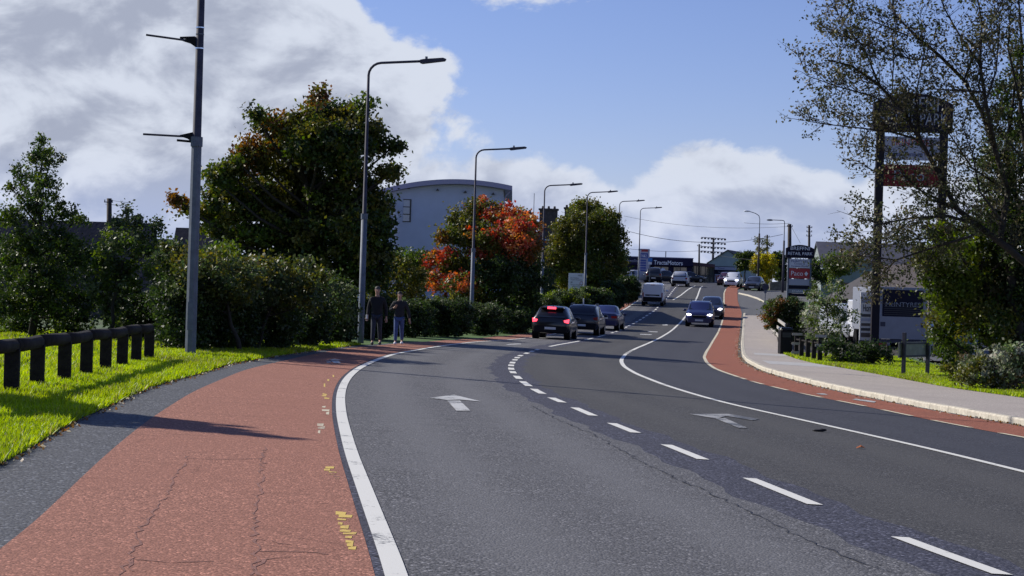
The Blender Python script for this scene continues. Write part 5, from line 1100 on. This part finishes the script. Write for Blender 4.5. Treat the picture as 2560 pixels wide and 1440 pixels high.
# railings before the glazed wing and stone wall by the side road
b = foot(1775, 238.5); ra = empty('railing', b, 0, 'dark railings in front of the glazed wing', 'fence')
for k in range(22): mb = MB(); x = -2.3 + k * 0.24; mb.tube([(x, 0, 0), (x, 0, 0.9)], 0.025, 4); mb.build('bar', M['frame_dark'], ra)
mb = MB(); mb.tube([(-2.35, 0, 0.88), (2.8, 0, 0.88)], 0.03, 4); mb.build('rail', M['frame_dark'], ra)
b = foot(1925, 200); mb = MB()
mb.prism([(0, -0.3), (14, -0.3), (14, 0.9), (9, 1.2), (3, 1.1), (0, 0.8)], 'y', 0, 0.4); o = mb.build('stone_wall', mm('old_stone', (0.14, 0.12, 0.10), rough=0.95, var=0.5, vscale=3, bump=0.8, bscale=8)); o.location = b; tag(o, 'low old stone wall beyond the side road', 'wall')
# ice-cream style board right of the big pole: white frame with dark lists
d = 92.0; b = foot(2172, d); hb = empty('menu_board', b, 0.0, 'white-framed advertising board with dark text bands behind the tall totem post', 'sign')
X = lambda px: xat(px, 800, d, b); Z = lambda px, py: zat(px, py, d, b)
mb = MB(); mb.bx(X(2150), X(2196), 0, 0.08, Z(2170, 851), Z(2170, 731)); bk = mb.build('board', M['render_white'], hb)
for x in (2152, 2193): mb = MB(); mb.bx(X(x) - 0.05, X(x) + 0.05, 0.081, 0.16, -0.1, Z(2170, 740)); mb.build('leg', M['galv'], hb)
for y0, y1, mt in ((744, 757, 'sign_grey'), (785, 792, 'frame_dark'), (796, 803, 'letters_grey'), (808, 815, 'render_brown'), (820, 827, 'frame_dark'), (832, 843, 'render_brown')):
    mb = MB(); mb.bx(X(2153), X(2191), -0.02, -0.002, Z(2170, y1), Z(2170, y0)); mb.build('text_band', M[mt], bk)
text('Homes', 0.5, M['frame_dark'], bk, (X(2172), -0.01, Z(2170, 771)), fit=0.62, bold=0.01)
# ================================================================ VEHICLES
def carpaint(name, col, rough=0.25): 
    m = mat(name, col, 0.3, 0.0, 0.45, coat=0.55); return m
KINDS = {
 # fraction along length from the tail, underside, belt, top, half width low, half width top (fractions of height / half width)
 'hatch':  [(0.0,.25,.50,.53,.86,.80),(0.02,.19,.60,.64,.95,.80),(0.05,.18,.62,.78,.98,.74),(0.13,.18,.62,.945,1.0,.70),(0.22,.18,.61,.99,1.0,.71),(0.38,.18,.60,1.0,1.0,.72),(0.52,.18,.60,.985,1.0,.71),(0.60,.18,.60,.93,1.0,.71),(0.745,.18,.60,.66,1.0,.80),(0.80,.18,.58,.62,.99,.82),(0.93,.19,.52,.55,.95,.78),(0.985,.21,.44,.47,.86,.74),(1.0,.25,.38,.40,.78,.70)],
 'suv':    [(0.0,.26,.52,.55,.88,.84),(0.015,.20,.62,.66,.96,.84),(0.04,.18,.63,.80,.99,.78),(0.10,.18,.63,.96,1.0,.75),(0.18,.18,.62,.995,1.0,.76),(0.38,.18,.61,1.0,1.0,.77),(0.54,.18,.60,.985,1.0,.76),(0.61,.18,.60,.93,1.0,.75),(0.735,.18,.60,.68,1.0,.84),(0.79,.18,.60,.645,.99,.86),(0.93,.20,.56,.59,.95,.84),(0.985,.22,.48,.50,.88,.80),(1.0,.26,.40,.42,.82,.76)],
 'saloon': [(0.0,.28,.56,.58,.86,.80),(0.015,.22,.64,.68,.94,.82),(0.06,.19,.64,.70,.98,.80),(0.16,.18,.64,.72,1.0,.78),(0.20,.18,.64,.76,1.0,.76),(0.31,.18,.63,.975,1.0,.68),(0.40,.18,.62,1.0,1.0,.69),(0.52,.18,.61,.985,1.0,.69),(0.58,.18,.61,.93,1.0,.69),(0.71,.18,.61,.67,1.0,.78),(0.76,.18,.60,.645,.99,.80),(0.93,.19,.54,.56,.95,.78),(0.985,.21,.45,.48,.87,.74),(1.0,.25,.40,.42,.80,.70)],
 'van':    [(0.0,.20,.50,.955,.93,.82),(0.01,.18,.50,.975,.985,.84),(0.04,.17,.50,.99,1.0,.85),(0.30,.17,.50,1.0,1.0,.86),(0.50,.17,.50,1.0,1.0,.86),(0.62,.17,.50,.97,1.0,.84),(0.68,.17,.50,.92,1.0,.82),(0.80,.17,.50,.60,.99,.84),(0.85,.17,.49,.56,.98,.84),(0.95,.18,.46,.50,.94,.80),(1.0,.22,.36,.40,.84,.74)],
}
def vehicle(kind, L, W, H, px, py, yaw, paint_, label, cat='car', rear=None, front=None, d=None, rails=False, plate=True, aerial=None, name='car', roofcol=None, tilt=True, glass='glass'):
    g = gnd(px, py) if d is None else None
    if g is None: f_ = foot(px, d); g = (f_.x, f_.y)
    hd = Vector((math.sin(yaw), math.cos(yaw), 0))                # forward direction, yaw clockwise from +y
    # the given pixel is the middle of the end nearest the camera
    sgn = (1 if hd.y > 0 else -1) if abs(hd.y) > 0.6 else 0; cx, cy = g[0] + sgn * hd.x * (L / 2 - 0.75), g[1] + sgn * hd.y * (L / 2 - 0.75)
    root = empty(name, (cx, cy, gzf(cx, cy) + 0.004), -yaw, label, cat)
    if tilt:
        e = 1.3; zf = gzf(cx + hd.x * e, cy + hd.y * e); zr = gzf(cx - hd.x * e, cy - hd.y * e); rt_ = Vector((hd.y, -hd.x, 0)); zs = gzf(cx + rt_.x * .8, cy + rt_.y * .8) - gzf(cx - rt_.x * .8, cy - rt_.y * .8)
        root.rotation_mode = 'XYZ'; root.rotation_euler = (math.atan2(zf - zr, 2 * e), -math.atan2(zs, 1.6), -yaw)
    w = W / 2; st = KINDS[kind]
    rings = []
    for f, zb, zbelt, zt, wl, wt in st:
        y = -L / 2 + f * L; a, b = w * wl, w * wt; zb, zbelt, zt = zb * H, zbelt * H, zt * H; zt = max(zt, zbelt + 0.02)
        rings.append([(-a * .86, y, zb), (-a * .985, y, zb + .10 * H), (-a, y, zb + (zbelt - zb) * .6), (-a * .965, y, zbelt), (-b, y, zt - min(.05 * H, (zt - zbelt) * .4)), (-b * .80, y, zt), (0, y, zt + .012 * H),
                      (b * .80, y, zt), (b, y, zt - min(.05 * H, (zt - zbelt) * .4)), (a * .965, y, zbelt), (a, y, zb + (zbelt - zb) * .6), (a * .985, y, zb + .10 * H), (a * .86, y, zb)])
    n = len(rings[0]); vs = [p for r_ in rings for p in r_]
    fs = [(i * n + j, (i + 1) * n + j, (i + 1) * n + (j + 1) % n, i * n + (j + 1) % n) for i in range(len(rings) - 1) for j in range(n)]
    fs += [tuple(range(n)), tuple((len(rings) - 1) * n + j for j in range(n - 1, -1, -1))]
    mb = MB(); mb.add(vs, [tuple(reversed(f)) for f in fs]); body = mb.build('body', M[paint_], root, True)
    e_ = body.modifiers.new('edge', 'EDGE_SPLIT'); e_.split_angle = R(38)
    def panel(nm, quad, off, m, shrink=0.08, par=body):
        q = [Vector(p) for p in quad]; c = sum(q, Vector()) / 4; nr = (q[1] - q[0]).cross(q[3] - q[0]).normalized()
        if nr.dot(c - Vector((0, c.y * .6, H * .4))) < 0: nr = -nr
        q = [p.lerp(c, shrink) + nr * off for p in q]; mb = MB(); mb.add(q, [(0, 1, 2, 3)]); return mb.build(nm, m, par)
    S = rings; idx = {k: i for i, k in enumerate([s[0] for s in st])}; G = M[glass]
    # which stations carry the glass
    roof = [i for i, s in enumerate(st) if s[3] > 0.9]; i0, i1 = roof[0], roof[-1]
    base_r = max(0, i0 - (2 if kind in ('hatch', 'suv') else 1)); base_f = i1 + 1
    for s_ in (0, 1):
        j3, j4, j5 = (3, 4, 5) if s_ == 0 else (9, 8, 7)
        if kind == 'van': seq = [(5, 7)]
        else: seq = [(i0, i0 + 2), (i0 + 2, i1 + 1)] if kind != 'saloon' else [(i0, i0 + 1), (i0 + 1, i1 + 1)]
        for a, b in seq:
            b = min(b, len(S) - 2); q = [S[a][j3], S[b][j3], S[b][j4], S[a][j4]]; panel('side_window', q, 0.008, G, 0.10)
    # windscreen and rear window with their slope
    panel('windscreen', [S[base_f][4], S[base_f][8], S[i1][8], S[i1][4]], 0.03 * H, G, 0.05)
    if kind != 'van' or rear == 'window':
        q = [S[base_r][4], S[base_r][8], S[i0][8], S[i0][4]]; panel('rear_window', q, 0.035 * H, G, 0.07)
    # wheels
    r = 0.205 * H if kind in ('suv', 'van') else 0.215 * H; r = max(0.30, min(0.36, r))
    for fy in (0.17, 0.81):
        for s_ in (-1, 1):
            y = -L / 2 + fy * L; mb = MB(); mb.tube([(s_ * (w - .22), y, r), (s_ * (w - 0.015), y, r)], r, 20); wh = mb.build('wheel', M['rubber'], root); mb = MB(); mb.tube([(s_ * (w - .05), y, r), (s_ * (w - 0.004), y, r)], r * .62, 14); mb.build('rim', M['alloy'], wh)
            mb = MB(); mb.tube([(s_ * (w - .3), y, r + .03), (s_ * (w * .992 - .003), y, r + .03)], r * 1.17, 20); mb.build('wheel_arch', M['black'], body)
    # mirrors
    ym = -L / 2 + (0.64 if kind != 'van' else 0.74) * L
    for s_ in (-1, 1):
        mb = MB(); mb.ball((s_ * (w + .09), ym, .64 * H), (.13, .07, .085), 8, 5); mb.build('door_mirror', M[paint_] if rear != 'window' else M['black'], body, True)
    yr, yf = -L / 2, L / 2
    mb = MB(); mb.bx(-w * .86, w * .86, yr - .035, yr + .14, .20 * H, .40 * H); rb_ = mb.build('rear_bumper', M['black'] if kind in ('suv', 'van', 'hatch') else M[paint_], root, bevel=.03)
    mb = MB(); mb.bx(-w * .80, w * .80, yf - .16, yf + .03, .17 * H, .37 * H); fb_ = mb.build('front_bumper', M[paint_] if kind != 'van' else M['black'], root, bevel=.03)
    if plate:
        zp = (.43 if kind != 'saloon' else .52) * H; zp = .33 * H if kind in ('hatch', 'suv') else zp
        mb = MB(); mb.bx(-.26, .26, yr - .052, yr - .038, zp - .055, zp + .055); mb.build('number_plate', M['plate'], body)
        mb = MB(); mb.bx(-.26, .26, yf + .034, yf + .045, .27 * H - .055, .27 * H + .055); mb.build('number_plate', M['plate'], body)
    lit = rear == 'brake'
    for s_ in (-1, 1):
        if kind == 'van': mb = MB(); mb.bx(s_ * w * .90, s_ * w * .80, yr - .02, yr + .05, .40 * H, .60 * H)
        elif kind == 'saloon': mb = MB(); mb.bx(s_ * w * .90, s_ * w * .52, yr - .015, yr + .1, .50 * H, .60 * H)
        else: mb = MB(); mb.prism([(s_ * w * .93, .50 * H), (s_ * w * .95, .62 * H), (s_ * w * .68, .585 * H), (s_ * w * .72, .52 * H)][::s_], 'y', yr - .03, yr + .12)
        mb.build('rear_lamp', M['lamp_red_on'] if lit else M['lamp_red'], body)
        mb = MB(); zl = (.50 if kind != 'saloon' else .47) * H; mb.prism([(s_ * w * .90, zl + .04), (s_ * w * .88, zl - .05), (s_ * w * .55, zl - .04), (s_ * w * .60, zl + .03)][::-s_], 'y', yf - .22, yf + .015)
        mb.build('headlamp', M['lamp_on'] if front == 'on' else M['lamp_clear'], body)
        if front == 'on': mb = MB(); mb.ball((s_ * w * .76, yf + .02, zl - .005), (.11, .04, .07), 8, 5); mb.build('bulb', M['lamp_on'], body, True)
    mb = MB(); mb.bx(-w * .50, w * .50, yf - .05, yf + .02, .36 * H, .47 * H); gr = mb.build('grille', M['black'], body); mb = MB(); mb.bx(-w * .5, w * .5, yf + .021, yf + .03, .455 * H, .47 * H); mb.build('grille_bar', M['chrome'], gr)
    if rear == 'brake':
        zr_ = S[i0][5][2]; yy_ = S[i0][5][1]; mb = MB(); mb.bx(-w * .62, w * .62, yy_ - .30, yy_ + .06, zr_ - .02, zr_ + .03); sp = mb.build('spoiler', M[paint_], body); mb = MB(); mb.bx(-.2, .2, yy_ - .335, yy_ - .302, zr_ - .055, zr_ + .045); mb.build('brake_lamp', M['lamp_red_on'], sp)
    if rails:
        for s_ in (-1, 1): x = s_ * w * .70; mb = MB(); mb.tube([(x, -L * .36, H * .965), (x, -L * .30, H * 1.03), (x, L * .02, H * 1.03), (x, L * .07, H * .98)], .02, 5); mb.build('roof_rail', M['galv'], body)
    if aerial: mb = MB(); yy_ = -L * .33; mb.tube([(0, yy_, H * .98), (0, yy_ - .05, H + aerial)], [.05 if aerial > .25 else .02, .035 if aerial > .25 else .012], 6); mb.build('aerial', M['sign_white'] if aerial > .25 else M['black'], body)
    if kind == 'van' and rear != 'window':
        mb = MB(); mb.bx(-w * .66, w * .62, yr - .02, yr - .002, .45 * H, .51 * H); mb.build('plate_recess', M['black'], body); mb = MB(); mb.bx(-.15, .15, yr - .03, yr + .01, .93 * H, .95 * H); mb.build('brake_lamp', M['lamp_red'], body)
    return root
M['p_black'] = carpaint('paint_black', (0.008, 0.008, 0.010)); M['p_navy'] = carpaint('paint_dark_navy', (0.012, 0.016, 0.032)); M['p_dkblue'] = carpaint('paint_deep_blue', (0.012, 0.014, 0.07)); M['p_white'] = carpaint('paint_white', (0.62, 0.64, 0.68), 0.35)
M['p_grey'] = carpaint('paint_mid_grey', (0.09, 0.095, 0.11)); M['p_silver'] = carpaint('paint_silver', (0.38, 0.40, 0.45)); M['p_dkgrey'] = carpaint('paint_dark_grey', (0.025, 0.028, 0.036)); M['p_lblue'] = carpaint('paint_light_blue', (0.10, 0.20, 0.42)); M['p_wine'] = carpaint('paint_wine', (0.05, 0.012, 0.015))
y8 = R(9)
vehicle('hatch', 4.2, 1.80, 1.54, 1379, 847.5, R(8), 'p_black', 'black crossover with brake lights lit, nearest of the cars driving away', rear='brake', aerial=.10)
vehicle('suv', 4.6, 1.86, 1.60, 1455, 837, R(8.5), 'p_navy', 'dark navy estate car with roof rails and white fin aerial, between crossover and saloon', rails=True, aerial=.34)
vehicle('saloon', 4.6, 1.78, 1.47, 1511, 825.5, R(9), 'p_dkblue', 'dark blue saloon at the front of the three cars driving away')
vehicle('van', 4.2, 1.83, 1.84, 1632, 764, R(8), 'p_white', 'small white panel van driving up the hill', 'van', name='van')
vehicle('suv', 4.5, 1.84, 1.64, 1699, 716.5, R(9), 'p_silver', 'silver-grey people carrier near the top of the hill, seen from behind', rear=None, plate=False)
vehicle('suv', 4.5, 1.86, 1.64, 1748, 816.5, R(180 + 7.5), 'p_dkblue', 'deep blue oncoming sport utility car with bright headlights', front='on', rails=True)
vehicle('hatch', 4.3, 1.80, 1.55, 1777, 797, R(180 + 8), 'p_navy', 'dark oncoming car directly behind the deep blue one, one headlight showing', front='on')
vehicle('suv', 4.2, 1.74, 1.66, 1829, 718, R(180 + 14), 'p_white', 'white oncoming van with headlights lit at the brow of the hill', 'van', front='on', name='van')
vehicle('hatch', 4.1, 1.74, 1.55, 1812, 713.5, R(180 + 14), 'p_wine', 'dark red car half hidden behind the white oncoming van', front=None, plate=False, d=214)
vehicle('hatch', 4.0, 1.74, 1.50, 1881, 727, R(180 + 16), 'p_dkgrey', 'black hatchback waiting at the side road on the right')
vehicle('suv', 4.7, 1.9, 1.82, 1634, 710, R(6), 'p_dkgrey', 'dark four-wheel drive parked on the dealership forecourt', d=217)
vehicle('saloon', 4.5, 1.8, 1.5, 1664, 708, R(60), 'p_dkgrey', 'dark saloon parked side-on right of the dark four-wheel drive', d=222)
vehicle('saloon', 4.4, 1.8, 1.45, 1592, 706, R(80), 'p_silver', 'silver car parked behind the hedge at the dealership entrance', d=219)
vehicle('hatch', 4.2, 1.8, 1.4, 1722, 712, R(75), 'p_dkgrey', 'dark car beyond the crest in front of the glazed wing', d=231)
# right: motorhome-like white vehicle, truck, pickup
vehicle('van', 5.0, 1.95, 2.15, 2146, 868, R(180 - 8), 'p_silver', 'large white van parked nose-out behind the silvery young tree', 'van', d=99, name='van')
vehicle('saloon', 4.6, 1.8, 1.45, 2400, 866, R(-62), 'p_lblue', 'pale blue car parked behind the shrubs right of the truck', d=98)
vehicle('hatch', 4.0, 1.75, 1.45, 2318, 868, R(180 + 20), 'p_white', 'white car nose beside the parked truck', d=93)
# box truck seen from behind
d = 91.0; b = foot(2255, d); tr = empty('box_truck', b, 0.02, 'parked box truck seen from behind, dark body above a pale tail lift', 'truck')
X = lambda px: xat(px, 800, d, b); Z = lambda px, py: zat(px, py, d, b)
x0, x1 = X(2194), X(2318)
mb = MB(); mb.bx(x0, x1, 0, 6.2, 0.95, Z(2255, 718)); bx_ = mb.build('box_body', M['sign_grey'], tr, bevel=.03)
mb = MB(); mb.bx(x0 + .22, x1 - .22, -.03, -.002, Z(2255, 792), Z(2255, 725)); dr = mb.build('rear_door', M['sign_navy'], bx_)
for k in range(6): z = Z(2255, 790) + k * .1; mb = MB(); mb.bx(x0 + .3, x1 - .3, -.05, -.031, z + .04, z + .07); mb.build('slat', M['frame_dark'], dr)
text('McINTYRES', .32, M['sign_grey'], dr, ((x0 + x1) / 2, -.04, Z(2255, 762)), fit=1.75)
mb = MB(); mb.bx(x0 + .02, x1 - .02, -.18, -.06, Z(2255, 848), Z(2255, 792)); tl = mb.build('tail_lift', mm('lift_grey', (0.21, 0.22, 0.26), rough=.5, var=.1, vscale=2), tr)
for x in (x0 + .22, x1 - .22): mb = MB(); mb.bx(x - .12, x + .12, -.2, -.181, Z(2255, 817), Z(2255, 806)); mb.build('lift_hinge', M['galv_dark'], tl)
mb = MB(); mb.bx(x0, x1, -.15, .1, Z(2255, 858), Z(2255, 849)); mb.build('bumper', M['galv_dark'], tr)
for s_ in (x0 + .25, x1 - .25): mb = MB(); mb.bx(s_ - .22, s_ + .22, -.12, .05, Z(2255, 865), Z(2255, 859)); mb.build('rear_lamp', M['lamp_red'], tr)
for x in (x0 + .25, x1 - .25):
    for y in (1.6, 5.6): mb = MB(); mb.tube([(x - .2, y, .48), (x + .2, y, .48)], .48, 18); mb.build('wheel', M['rubber'], tr)
mb = MB(); mb.bx(x0 + .1, x1 - .1, 6.25, 8.0, .5, 2.5); mb.build('cab', M['p_white'], tr, bevel=.08)

# ================================================================ PEOPLE
SKIN = mat('skin', (0.42, 0.24, 0.17), 0.55); M['skin'] = SKIN
M['jacket_black'] = mat('cloth_black', (0.012, 0.012, 0.015), 0.9, bump=.3, bscale=40); M['jacket_dark'] = mat('cloth_charcoal', (0.018, 0.018, 0.024), 0.9, bump=.3, bscale=40)
M['denim'] = mat('denim_blue', (0.05, 0.085, 0.22), 0.85, var=.25, vscale=14); M['trouser_navy'] = mat('trousers_dark_navy', (0.025, 0.03, 0.05), 0.85, var=.2, vscale=12)
M['shoe_white'] = mat('shoe_white', (0.6, 0.62, 0.68), 0.6); M['shoe_dark'] = mat('shoe_dark', (0.03, 0.028, 0.028), 0.5); M['hair'] = mat('hair_dark', (0.02, 0.014, 0.01), 0.7); M['cap'] = mat('hair_grey', (0.05, 0.045, 0.04), 0.7)
M['eye'] = mat('eye_dark', (0.02, 0.015, 0.012), 0.3); M['lip'] = mat('lip', (0.30, 0.12, 0.10), 0.6)
def skin_mesh(name, verts, edges, radii, m, parent, sub=2, root_i=0):
    me = bpy.data.meshes.new(name); me.from_pydata([tuple(v) for v in verts], edges, []); me.materials.append(m); o = bpy.data.objects.new(name, me); link(o, parent)
    md = o.modifiers.new('skin', 'SKIN'); md.use_smooth_shade = True
    if not me.skin_vertices: me.attributes.new
    sv = me.skin_vertices[0].data if me.skin_vertices else None
    if sv is None:
        bpy.context.view_layer.objects.active = o; bpy.ops.mesh.customdata_skin_add(); sv = me.skin_vertices[0].data
    for i, r in enumerate(radii):
        sv[i].radius = (r, r) if not hasattr(r, '__len__') else r; sv[i].use_root = (i == root_i)
    s = o.modifiers.new('sub', 'SUBSURF'); s.levels = sub; s.render_levels = sub; bpy.context.view_layer.update()
    dg = bpy.context.evaluated_depsgraph_get(); e = bpy.data.meshes.new_from_object(o.evaluated_get(dg)); e.name = name
    o.modifiers.clear(); o.data = e; e.materials.clear(); e.materials.append(m); e.polygons.foreach_set('use_smooth', [True] * len(e.polygons))
    return o
def person(px, py, d, h, label, jacket, trousers, shoes, hair, arm_l, arm_r, step, coat_len, build_=1.0, face=0.0):
    """walks towards the camera (-y).  arm_*: (elbow, hand) offsets from the shoulder"""
    b = gnd(px, py); root = empty('person', (b[0], b[1], gzf(*b) + .004), face, label, 'person'); k = h / 1.8
    V = []; E = []; Rr = []
    def v(p, r, par=None):
        V.append(Vector(p) * k); Rr.append((r[0] * k, r[1] * k) if hasattr(r, '__len__') else r * k); i = len(V) - 1
        if par is not None: E.append((par, i))
        return i
    P = v((0, 0, .95), (.145 * build_, .11)); W = v((0, 0, 1.12), (.135 * build_, .10), P); C = v((0, .01, 1.32), (.165 * build_, .115), W); N0 = v((0, .01, 1.48), (.075, .07), C); N1 = v((0, -.01, 1.56), (.055, .055), N0)
    v((0, -.012, 1.63), (.074, .082), N1); v((0, -.008, 1.72), (.082, .098), len(V) - 1); v((0, 0, 1.775), (.06, .07), len(V) - 1)
    hands = []
    for s_, (el, ha) in ((-1, arm_l), (1, arm_r)):
        sh = v((s_ * .17 * build_, .01, 1.42), .062, C); e1 = Vector((s_ * .20 * build_, .01, 1.40)) + Vector(el); h1 = e1 + Vector(ha)
        a = v(tuple(e1), .045, sh); w_ = v(tuple(h1), .030, a); hd = (h1 - e1).normalized(); pm = h1 + hd * .05; pl = v(tuple(pm), (.040, .020), w_); hands.append((h1, hd, s_))
        side = Vector((0, 1, 0)).cross(hd).normalized() if abs(hd.y) < .9 else Vector((1, 0, 0)); cur = Vector((0, -.25, 0)) if abs(hd.z) > .7 else Vector((0, 0, .3))
        for f in range(4):
            bs = pm + hd * .045 + side * (.027 - .018 * f); ln = (.066, .076, .070, .054)[f]; q0 = v(tuple(bs), .010, pl); q1 = v(tuple(bs + hd * ln * .55 + cur * .05), .009, q0); v(tuple(bs + hd * ln * .9 + cur * .13), .0075, q1)
        tb = pm - hd * .01 + side * .045; q0 = v(tuple(tb), .012, pl); v(tuple(tb + hd * .05 + side * .015 + cur * .05), .009, q0)
    feet = []
    for s_, st_ in ((-1, step), (1, -step)):
        hp = v((s_ * .088, 0, .88), .092, P); kn = v((s_ * .095, -st_ * .45 - .03, .50), .060, hp); an = v((s_ * .10, -st_ + (.05 if st_ < 0 else 0), .09 + (.03 if st_ < 0 else 0)), .040, kn); to = v((s_ * .105, -st_ - .15, .045), (.042, .032), an); feet.append((V[an] / k, V[to] / k, V[kn] / k, V[hp] / k))
    skin_mesh('body', V, E, Rr, SKIN, root, 1)
    def cloth(name, chain_list, m, sub=1):
        V2 = []; E2 = []; R2 = []; ix = {}
        for ch in chain_list:
            pr = None
            for p, r in ch:
                key = tuple(round(q, 4) for q in p)
                if key not in ix: ix[key] = len(V2); V2.append(Vector(p) * k); R2.append((r[0] * k, r[1] * k) if hasattr(r, '__len__') else r * k)
                if pr is not None and pr != ix[key]: E2.append((pr, ix[key]))
                pr = ix[key]
        return skin_mesh(name, V2, E2, R2, m, root, sub)
    sh = []
    for s_, (el, ha) in ((-1, arm_l), (1, arm_r)):
        e1 = Vector((s_ * .20 * build_, .01, 1.40)) + Vector(el); h1 = e1 + Vector(ha) * .93; sh.append([((0, .01, 1.33), (.195 * build_, .145)), ((s_ * .175 * build_, .01, 1.41), .088), (tuple(e1), .068), (tuple(h1), .052)])
    cloth('jacket', [[((0, 0, coat_len), (.185 * build_, .145)), ((0, 0, 1.0), (.175 * build_, .14)), ((0, 0, 1.15), (.165 * build_, .13)), ((0, .01, 1.33), (.195 * build_, .145)), ((0, .005, 1.49), (.085, .085)), ((0, 0, 1.525), (.078, .078))]] + sh, M[jacket], 2)
    cloth('trousers', [[((0, 0, .96), (.15, .12)), (tuple(f[3]), .105), (tuple(f[2]), .076), (tuple(f[0] + Vector((0, 0, .02))), .062)] for f in feet], M[trousers], 2)
    for f in feet:
        a, t = f[0] * k, f[1] * k; mb = MB(); mb.ball(((a.x + t.x) / 2, (a.y + t.y) / 2 - .01, min(a.z, .09) * .55), (.052 * k, .15 * k, .052 * k), 12, 7); mb.build('shoe', M[shoes], root, True)
    hc = Vector((0, -.008, 1.70)) * k
    mb = MB(); mb.ball((hc.x, hc.y + .026, hc.z + .050), (.088 * k, .100 * k, .078 * k), 14, 8); hr = mb.build('hair', M[hair], root, True)
    mb = MB(); mb.add([(hc.x - .014, hc.y - .100, hc.z - .02), (hc.x + .014, hc.y - .100, hc.z - .02), (hc.x, hc.y - .125, hc.z - .022), (hc.x, hc.y - .098, hc.z + .022)], [(0, 1, 2), (0, 2, 3), (2, 1, 3), (0, 3, 1)]); mb.build('nose', SKIN, root)
    for s_ in (-1, 1):
        mb = MB(); mb.ball((hc.x + s_ * .032, hc.y - .092, hc.z + .018), (.012, .008, .007), 8, 5); mb.build('eye', M['eye'], root, True)
        mb = MB(); mb.ball((hc.x + s_ * .083 * k, hc.y + .005, hc.z), (.010, .02, .03), 8, 5); mb.build('ear', SKIN, root, True)
    mb = MB(); mb.ball((hc.x, hc.y - .092, hc.z - .048), (.024, .008, .006), 8, 5); mb.build('mouth', M['lip'], root, True)
    return root, k
pr, k = person(940, 862, 58, 1.83, 'taller walking man in a long dark jacket and navy trousers, beside the lamp post', 'jacket_black', 'trouser_navy', 'shoe_dark', 'cap', ((-.04, .05, -.29), (-.02, -.12, -.24)), ((.05, .06, -.29), (.02, -.06, -.26)), .22, .84, 1.12)
mb = MB(); mb.tube([(-.30 * k, -.10, .80 * k), (-.30 * k, -.10, .93 * k)], [.035, .04], 8); o = mb.build('paper_cup', M['sign_white']); o.location = pr.location; tag(o, 'white paper cup in the hand of the taller walking man', 'cup')
pr, k = person(996, 861.5, 60, 1.72, 'shorter walking man in black top, blue jeans and white shoes, one hand raised', 'jacket_dark', 'denim', 'shoe_white', 'hair', ((-.10, .03, -.24), (.14, -.14, .10)), ((.09, .05, -.28), (.05, -.04, -.25)), .19, .90, 1.08)

# ================================================================ LITTER
g = gnd(2048, 1079); mb = MB(); mb.ball((0, 0, .012), (.10, .05, .016), 10, 5); mb.ball((.05, .01, .02), (.06, .04, .018), 8, 5); o = mb.build('flattened_rag', M['black'], None, True); o.location = (g[0], g[1], gzf(*g) + .004); tag(o, 'small flattened black rag on the middle lane', 'litter')
g = gnd(2152, 1122); mb = MB(); mb.add([(-.06, -.03, .004), (0, -.045, .03), (.06, 0, .006), (.01, .05, .04), (-.05, .03, .012), (0, 0, .015)], [(0, 1, 5), (1, 2, 5), (2, 3, 5), (3, 4, 5), (4, 0, 5)]); o = mb.build('fallen_leaf', mm('leaf_orange', (0.35, 0.10, 0.03), rough=.8)); o.location = (g[0], g[1], gzf(*g) + .004); tag(o, 'single orange fallen leaf on the middle lane', 'leaf')
# leaf litter caught along the kerb and path edges
n = 900; yk = 28 + 95 * RNG.random(n) ** 1.3; xk = np.array([float(cK(q)) for q in yk]) - 0.04 - np.abs(RNG.normal(0, .12, n)); P0 = np.stack([xk, yk, gz(xk, yk) + .012], -1)
nl = 1500; yl = 14 + 40 * RNG.random(nl); xl_ = np.array([float(cGE(q)) for q in yl]) + RNG.normal(0.02, .06, nl); P1 = np.stack([xl_, yl, gz(xl_, yl) + .008], -1)
C_ = np.concatenate([P0, P1]); cc = np.array([(0.22, 0.11, 0.04), (0.14, 0.09, 0.04), (0.42, 0.38, 0.30)])[RNG.integers(3, size=len(C_))]
o = leaves('leaf_litter', C_, 0.06, cc, None); tag(o, 'scattered dry leaves along the kerb and the path edge', 'leaves', kind='stuff')
